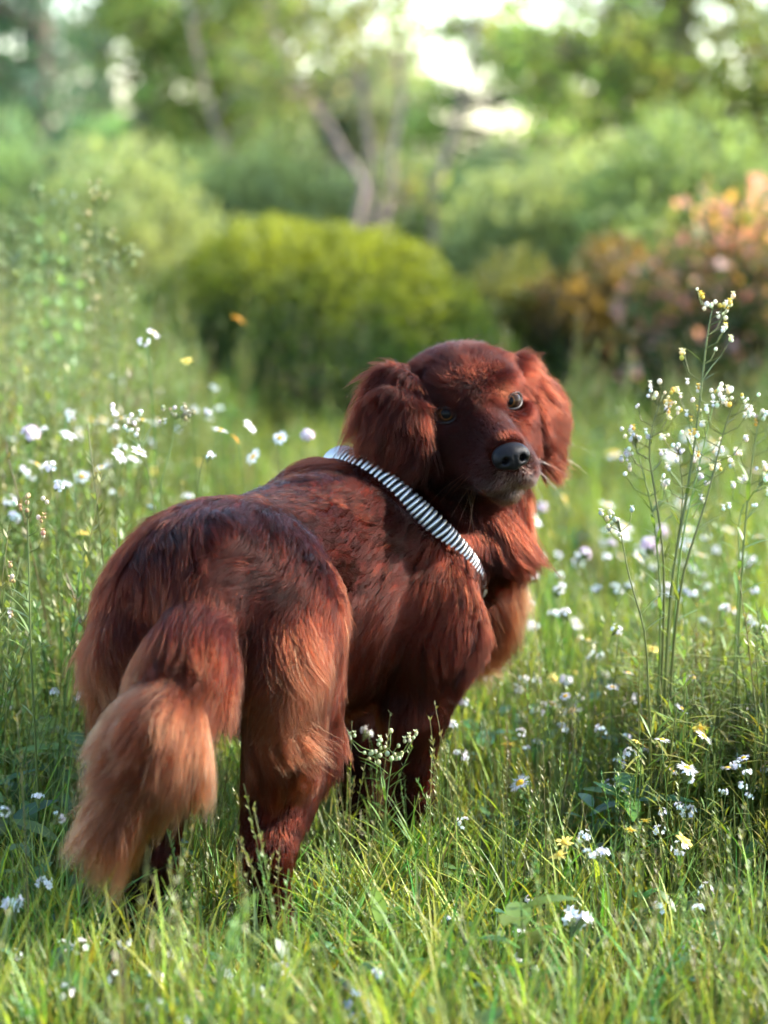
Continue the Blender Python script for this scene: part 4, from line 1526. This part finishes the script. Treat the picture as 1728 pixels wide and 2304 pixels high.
def weed(name, label, base_px, base_d, stems, seed, leafs=10, lmax=.7, lscale=1.0, lcol=(.125, .20, .045)):
    """stems: [(points [(px, py, dd)...], r0, r1, n_side, colour mode)]"""
    r = random.Random(seed); rn = np.random.default_rng(seed)
    base = gnd(base_px, base_d)
    root = empty(name, base); tag(root, label, 'plant')
    for pts, r0, r1, ns, t0, budc in stems:
        pth = np.array([base + np.array([r.uniform(-.01, .01), r.uniform(-.01, .01), 0])] + [P(px, py, base_d + dd) for px, py, dd in pts])
        # smooth resample
        tt = np.linspace(0, len(pth) - 1, len(pth) * 4)
        sm = np.stack([np.interp(tt, np.arange(len(pth)), pth[:, i]) for i in range(3)], 1)
        for _ in range(3): sm[1:-1] = (sm[:-2] + 2 * sm[1:-1] + sm[2:]) / 4
        mb = MB(); bm_ = MB()
        mb.add(*tube(sm - base, np.linspace(r0, r1, len(sm)) * .95, 6), col=(.17, .22, .080))
        n = len(sm)
        for i in range(ns):
            t = t0 + (1 - t0) * (i + r.random() * .6) / ns
            k = min(int(t * (n - 1)), n - 2)
            p0 = sm[k]; sd = r.choice((-1, 1))
            ax = unit(sm[k + 1] - sm[k])
            a = r.uniform(-.8, .8)
            out = unit(np.array([sd * math.cos(a), math.sin(a), .2]))
            L = (.030 + .030 * (1 - t)) * r.uniform(.7, 1.35)
            e = p0 + (out * .75 + ax * .65) * L; m = p0 + out * L * .5 + ax * L * .15
            mb.add(*tube(np.array([p0, m, e]) - base, [.0008, .0007, .0006], 4), col=(.14, .18, .05))
            for q in range(r.choice((1, 2, 3))):
                c = r.choice(budc)
                pp = e + rn.normal(size=3) * .0035 * (q > 0)
                bud(bm_, pp - base, c, r.uniform(.0020, .0036), r)
                if r.random() < .6:
                    for w in range(5):
                        b = 2 * math.pi * w / 5
                        ovate(bm_, pp - base + np.array([0, 0, .003]), (math.cos(b), math.sin(b), .9), (0, 0, 1), .0055, .0040, tuple(min(1, v * 1.05) for v in c), segs=2, droop=0)
        for q in range(10):
            pp = sm[-1] + rn.normal(size=3) * np.array([.010, .010, .008])
            mb.add(*tube(np.array([sm[-2], (sm[-1] + pp) / 2, pp]) - base, [.0006, .0005, .0005], 4), col=(.15, .18, .05))
            bud(bm_, pp - base, r.choice(budc), r.uniform(.0022, .0038), r)
        for i in range(leafs):
            t = r.uniform(.12, lmax); k = int(t * (n - 2)); a = r.uniform(0, 6.283)
            d_ = np.array([math.cos(a), .5 * math.sin(a), r.uniform(.5, 1.4)])
            ovate(mb, sm[k] - base, d_, (-math.cos(a), 0, 1), r.uniform(.03, .065) * lscale, r.uniform(.005, .008) * lscale, lcol, segs=4, droop=.25)
        mb.build('stem', m_grass, root)
        tag(bm_.build('buds', m_petal, root), kind='stuff')
    return root


BY = [(.74, .66, .36), (.80, .78, .68), (.72, .50, .08), (.78, .74, .55)]
BW = [(.80, .79, .76), (.70, .68, .60), (.78, .72, .50)]
weed('budding_weed', 'tall thin weed with cream and yellow buds standing highest on the right', 1500, 3.55,
     [([(1505, 1330, 0), (1540, 1150, 0), (1570, 950, 0), (1590, 760, 0), (1606, 680, 0)], .0028, .0010, 17, .62, BY),
      ([(1500, 1300, .02), (1478, 1130, .02), (1455, 1000, .02), (1490, 890, .02)], .0024, .0009, 12, .62, BY),
      ([(1520, 1330, -.02), (1590, 1130, -.02), (1630, 960, -.02), (1655, 900, -.02)], .0024, .0009, 13, .58, BW + BY),
      ([(1490, 1350, .03), (1470, 1150, .03), (1425, 980, .03)], .0020, .0008, 8, .7, BW),
      ([(1515, 1280, .04), (1540, 1120, .04), (1525, 1000, .04)], .0018, .0008, 12, .55, BW),
      ([(1525, 1250, .0), (1570, 1060, .0), (1612, 880, .0)], .0018, .0008, 12, .6, BY)], 5, leafs=12, lmax=.9)
weed('budding_weed', 'budding weed with white and yellow heads at the right edge', 1660, 3.62,
     [([(1670, 1250, 0), (1690, 1050, 0), (1710, 930, 0)], .0022, .0009, 12, .6, BW + BY),
      ([(1665, 1300, .03), (1660, 1150, .03), (1720, 1080, .03)], .0018, .0008, 9, .6, BW)], 6, leafs=10)
weed('budding_weed', 'lone curved weed stem with a woolly grey bud just left of the tall weed', 1490, 3.45,
     [([(1460, 1440, 0), (1415, 1300, 0), (1392, 1170, 0)], .0018, .0009, 3, .9, [(.42, .44, .36), (.66, .62, .40)])], 7, leafs=5)
weed('budding_weed', 'slim weed rising at the left edge beside the rump', 75, 3.35,
     [([(70, 1500, 0), (66, 1320, 0), (62, 1130, 0)], .0022, .0009, 5, .5, [(.45, .30, .14), (.60, .56, .44)])], 8, leafs=14)
weed('budding_weed', 'forked weed with small dull buds above the left rump', 352, 3.75,
     [([(352, 1120, 0), (310, 980, 0), (300, 955, 0)], .0016, .0007, 4, .8, BW),
      ([(352, 1120, .01), (388, 1000, .01), (395, 930, .01)], .0016, .0008, 6, .75, [(.34, .30, .18), (.6, .58, .5)])], 9, leafs=4)
weed('tall_weed', 'pale feathery weed standing tallest at the left edge, out of focus', 120, 4.9,
     [([(115, 900, 0), (100, 640, 0), (85, 420, 0)], .004, .0012, 9, .5, [(.24, .30, .12)]),
      ([(125, 900, .05), (140, 700, .05), (150, 450, .05)], .0035, .0012, 9, .5, [(.24, .30, .12), (.4, .4, .3)]),
      ([(110, 900, -.1), (50, 700, -.1), (30, 520, -.1)], .0035, .0012, 9, .5, [(.24, .30, .12)]),
      ([(120, 950, .1), (185, 800, .1), (178, 560, .1)], .003, .0012, 8, .5, [(.24, .30, .12)])], 10, leafs=130, lmax=.99, lscale=.9, lcol=(.20, .28, .11))
weed('tall_weed', 'pale green feathery weed cut by the left edge, out of focus', 15, 5.4,
     [([(10, 900, 0), (20, 680, 0), (0, 500, 0)], .0035, .0012, 9, .5, [(.24, .30, .12)]),
      ([(25, 900, .1), (60, 760, .1), (65, 560, .1)], .0035, .0012, 9, .5, [(.24, .30, .12)])], 20, leafs=130, lmax=.99, lscale=.9, lcol=(.20, .28, .11))
weed('tall_weed', 'pale green feathery weed right behind the brownish upright one', 205, 5.6,
     [([(210, 900, 0), (200, 720, 0), (215, 520, 0)], .0035, .0012, 9, .5, [(.24, .30, .12)]),
      ([(200, 900, .1), (165, 760, .1), (140, 620, .1)], .003, .0012, 9, .5, [(.24, .30, .12)])], 21, leafs=110, lmax=.99, lscale=.85, lcol=(.20, .28, .11))
weed('tall_weed', 'brownish upright weed right of the feathery one, in front of the far shrubs', 262, 4.6,
     [([(262, 800, 0), (235, 640, 0), (210, 430, 0)], .0035, .0012, 22, .35, [(.36, .34, .16), (.46, .42, .20)]),
      ([(265, 820, .03), (258, 650, .03), (285, 560, .03)], .0026, .001, 14, .45, [(.32, .38, .16)])], 11, leafs=40, lmax=.95, lscale=.8)
weed('budding_weed', 'thin weed sprouting in front of the dog between its legs', 865, 3.42,
     [([(870, 1800, 0), (850, 1700, 0), (842, 1690, 0)], .0014, .0007, 4, .7, [(.5, .55, .3)]),
      ([(865, 1830, 0), (880, 1720, 0), (885, 1690, 0)], .0014, .0007, 3, .7, [(.5, .55, .3)])], 12, leafs=9)


# ------------------------------------------------------------------ broad-leaved plants out of focus in front
def leafy_plant(label, px, py, n, L, W, h, seed, col=(.10, .19, .030)):
    r = random.Random(seed)
    base = G(px, py); root = empty('leafy_plant', base); tag(root, label, 'plant')
    mb = MB(); mb.add(*tube([(0, 0, 0), (.004, 0, h * .5), (0, .004, h)], [.0022, .0018, .001], 6), col=(.10, .16, .03))
    mb.build('stem', m_grass, root)
    for i in range(n):
        a = 2.4 * i + r.uniform(-.3, .3); z = h * (.25 + .75 * i / n)
        m2 = MB()
        ovate(m2, (0, 0, z), (math.cos(a), math.sin(a), r.uniform(.3, 1.0)), (-math.cos(a) * .4, -math.sin(a) * .4, 1), L * r.uniform(.75, 1.15), W * r.uniform(.8, 1.15),
              tuple(c * r.uniform(.85, 1.2) for c in col), segs=6, droop=.3)
        m2.build('leaf', m_grass, root)


leafy_plant('blurred broad-leaved plant in the foreground right of centre', 1170, 2290, 9, .075, .034, .15, 1)
leafy_plant('blurred bright leaf rosette in the foreground left of the broad-leaved plant', 860, 2215, 7, .080, .026, .08, 2, (.13, .22, .030))
leafy_plant('blurred grey-green leafy plant in the front grass', 1330, 1990, 7, .055, .022, .13, 3, (.10, .15, .07))
leafy_plant('blurred leafy plant at the lower left corner', 70, 2110, 8, .055, .022, .14, 4, (.10, .18, .05))
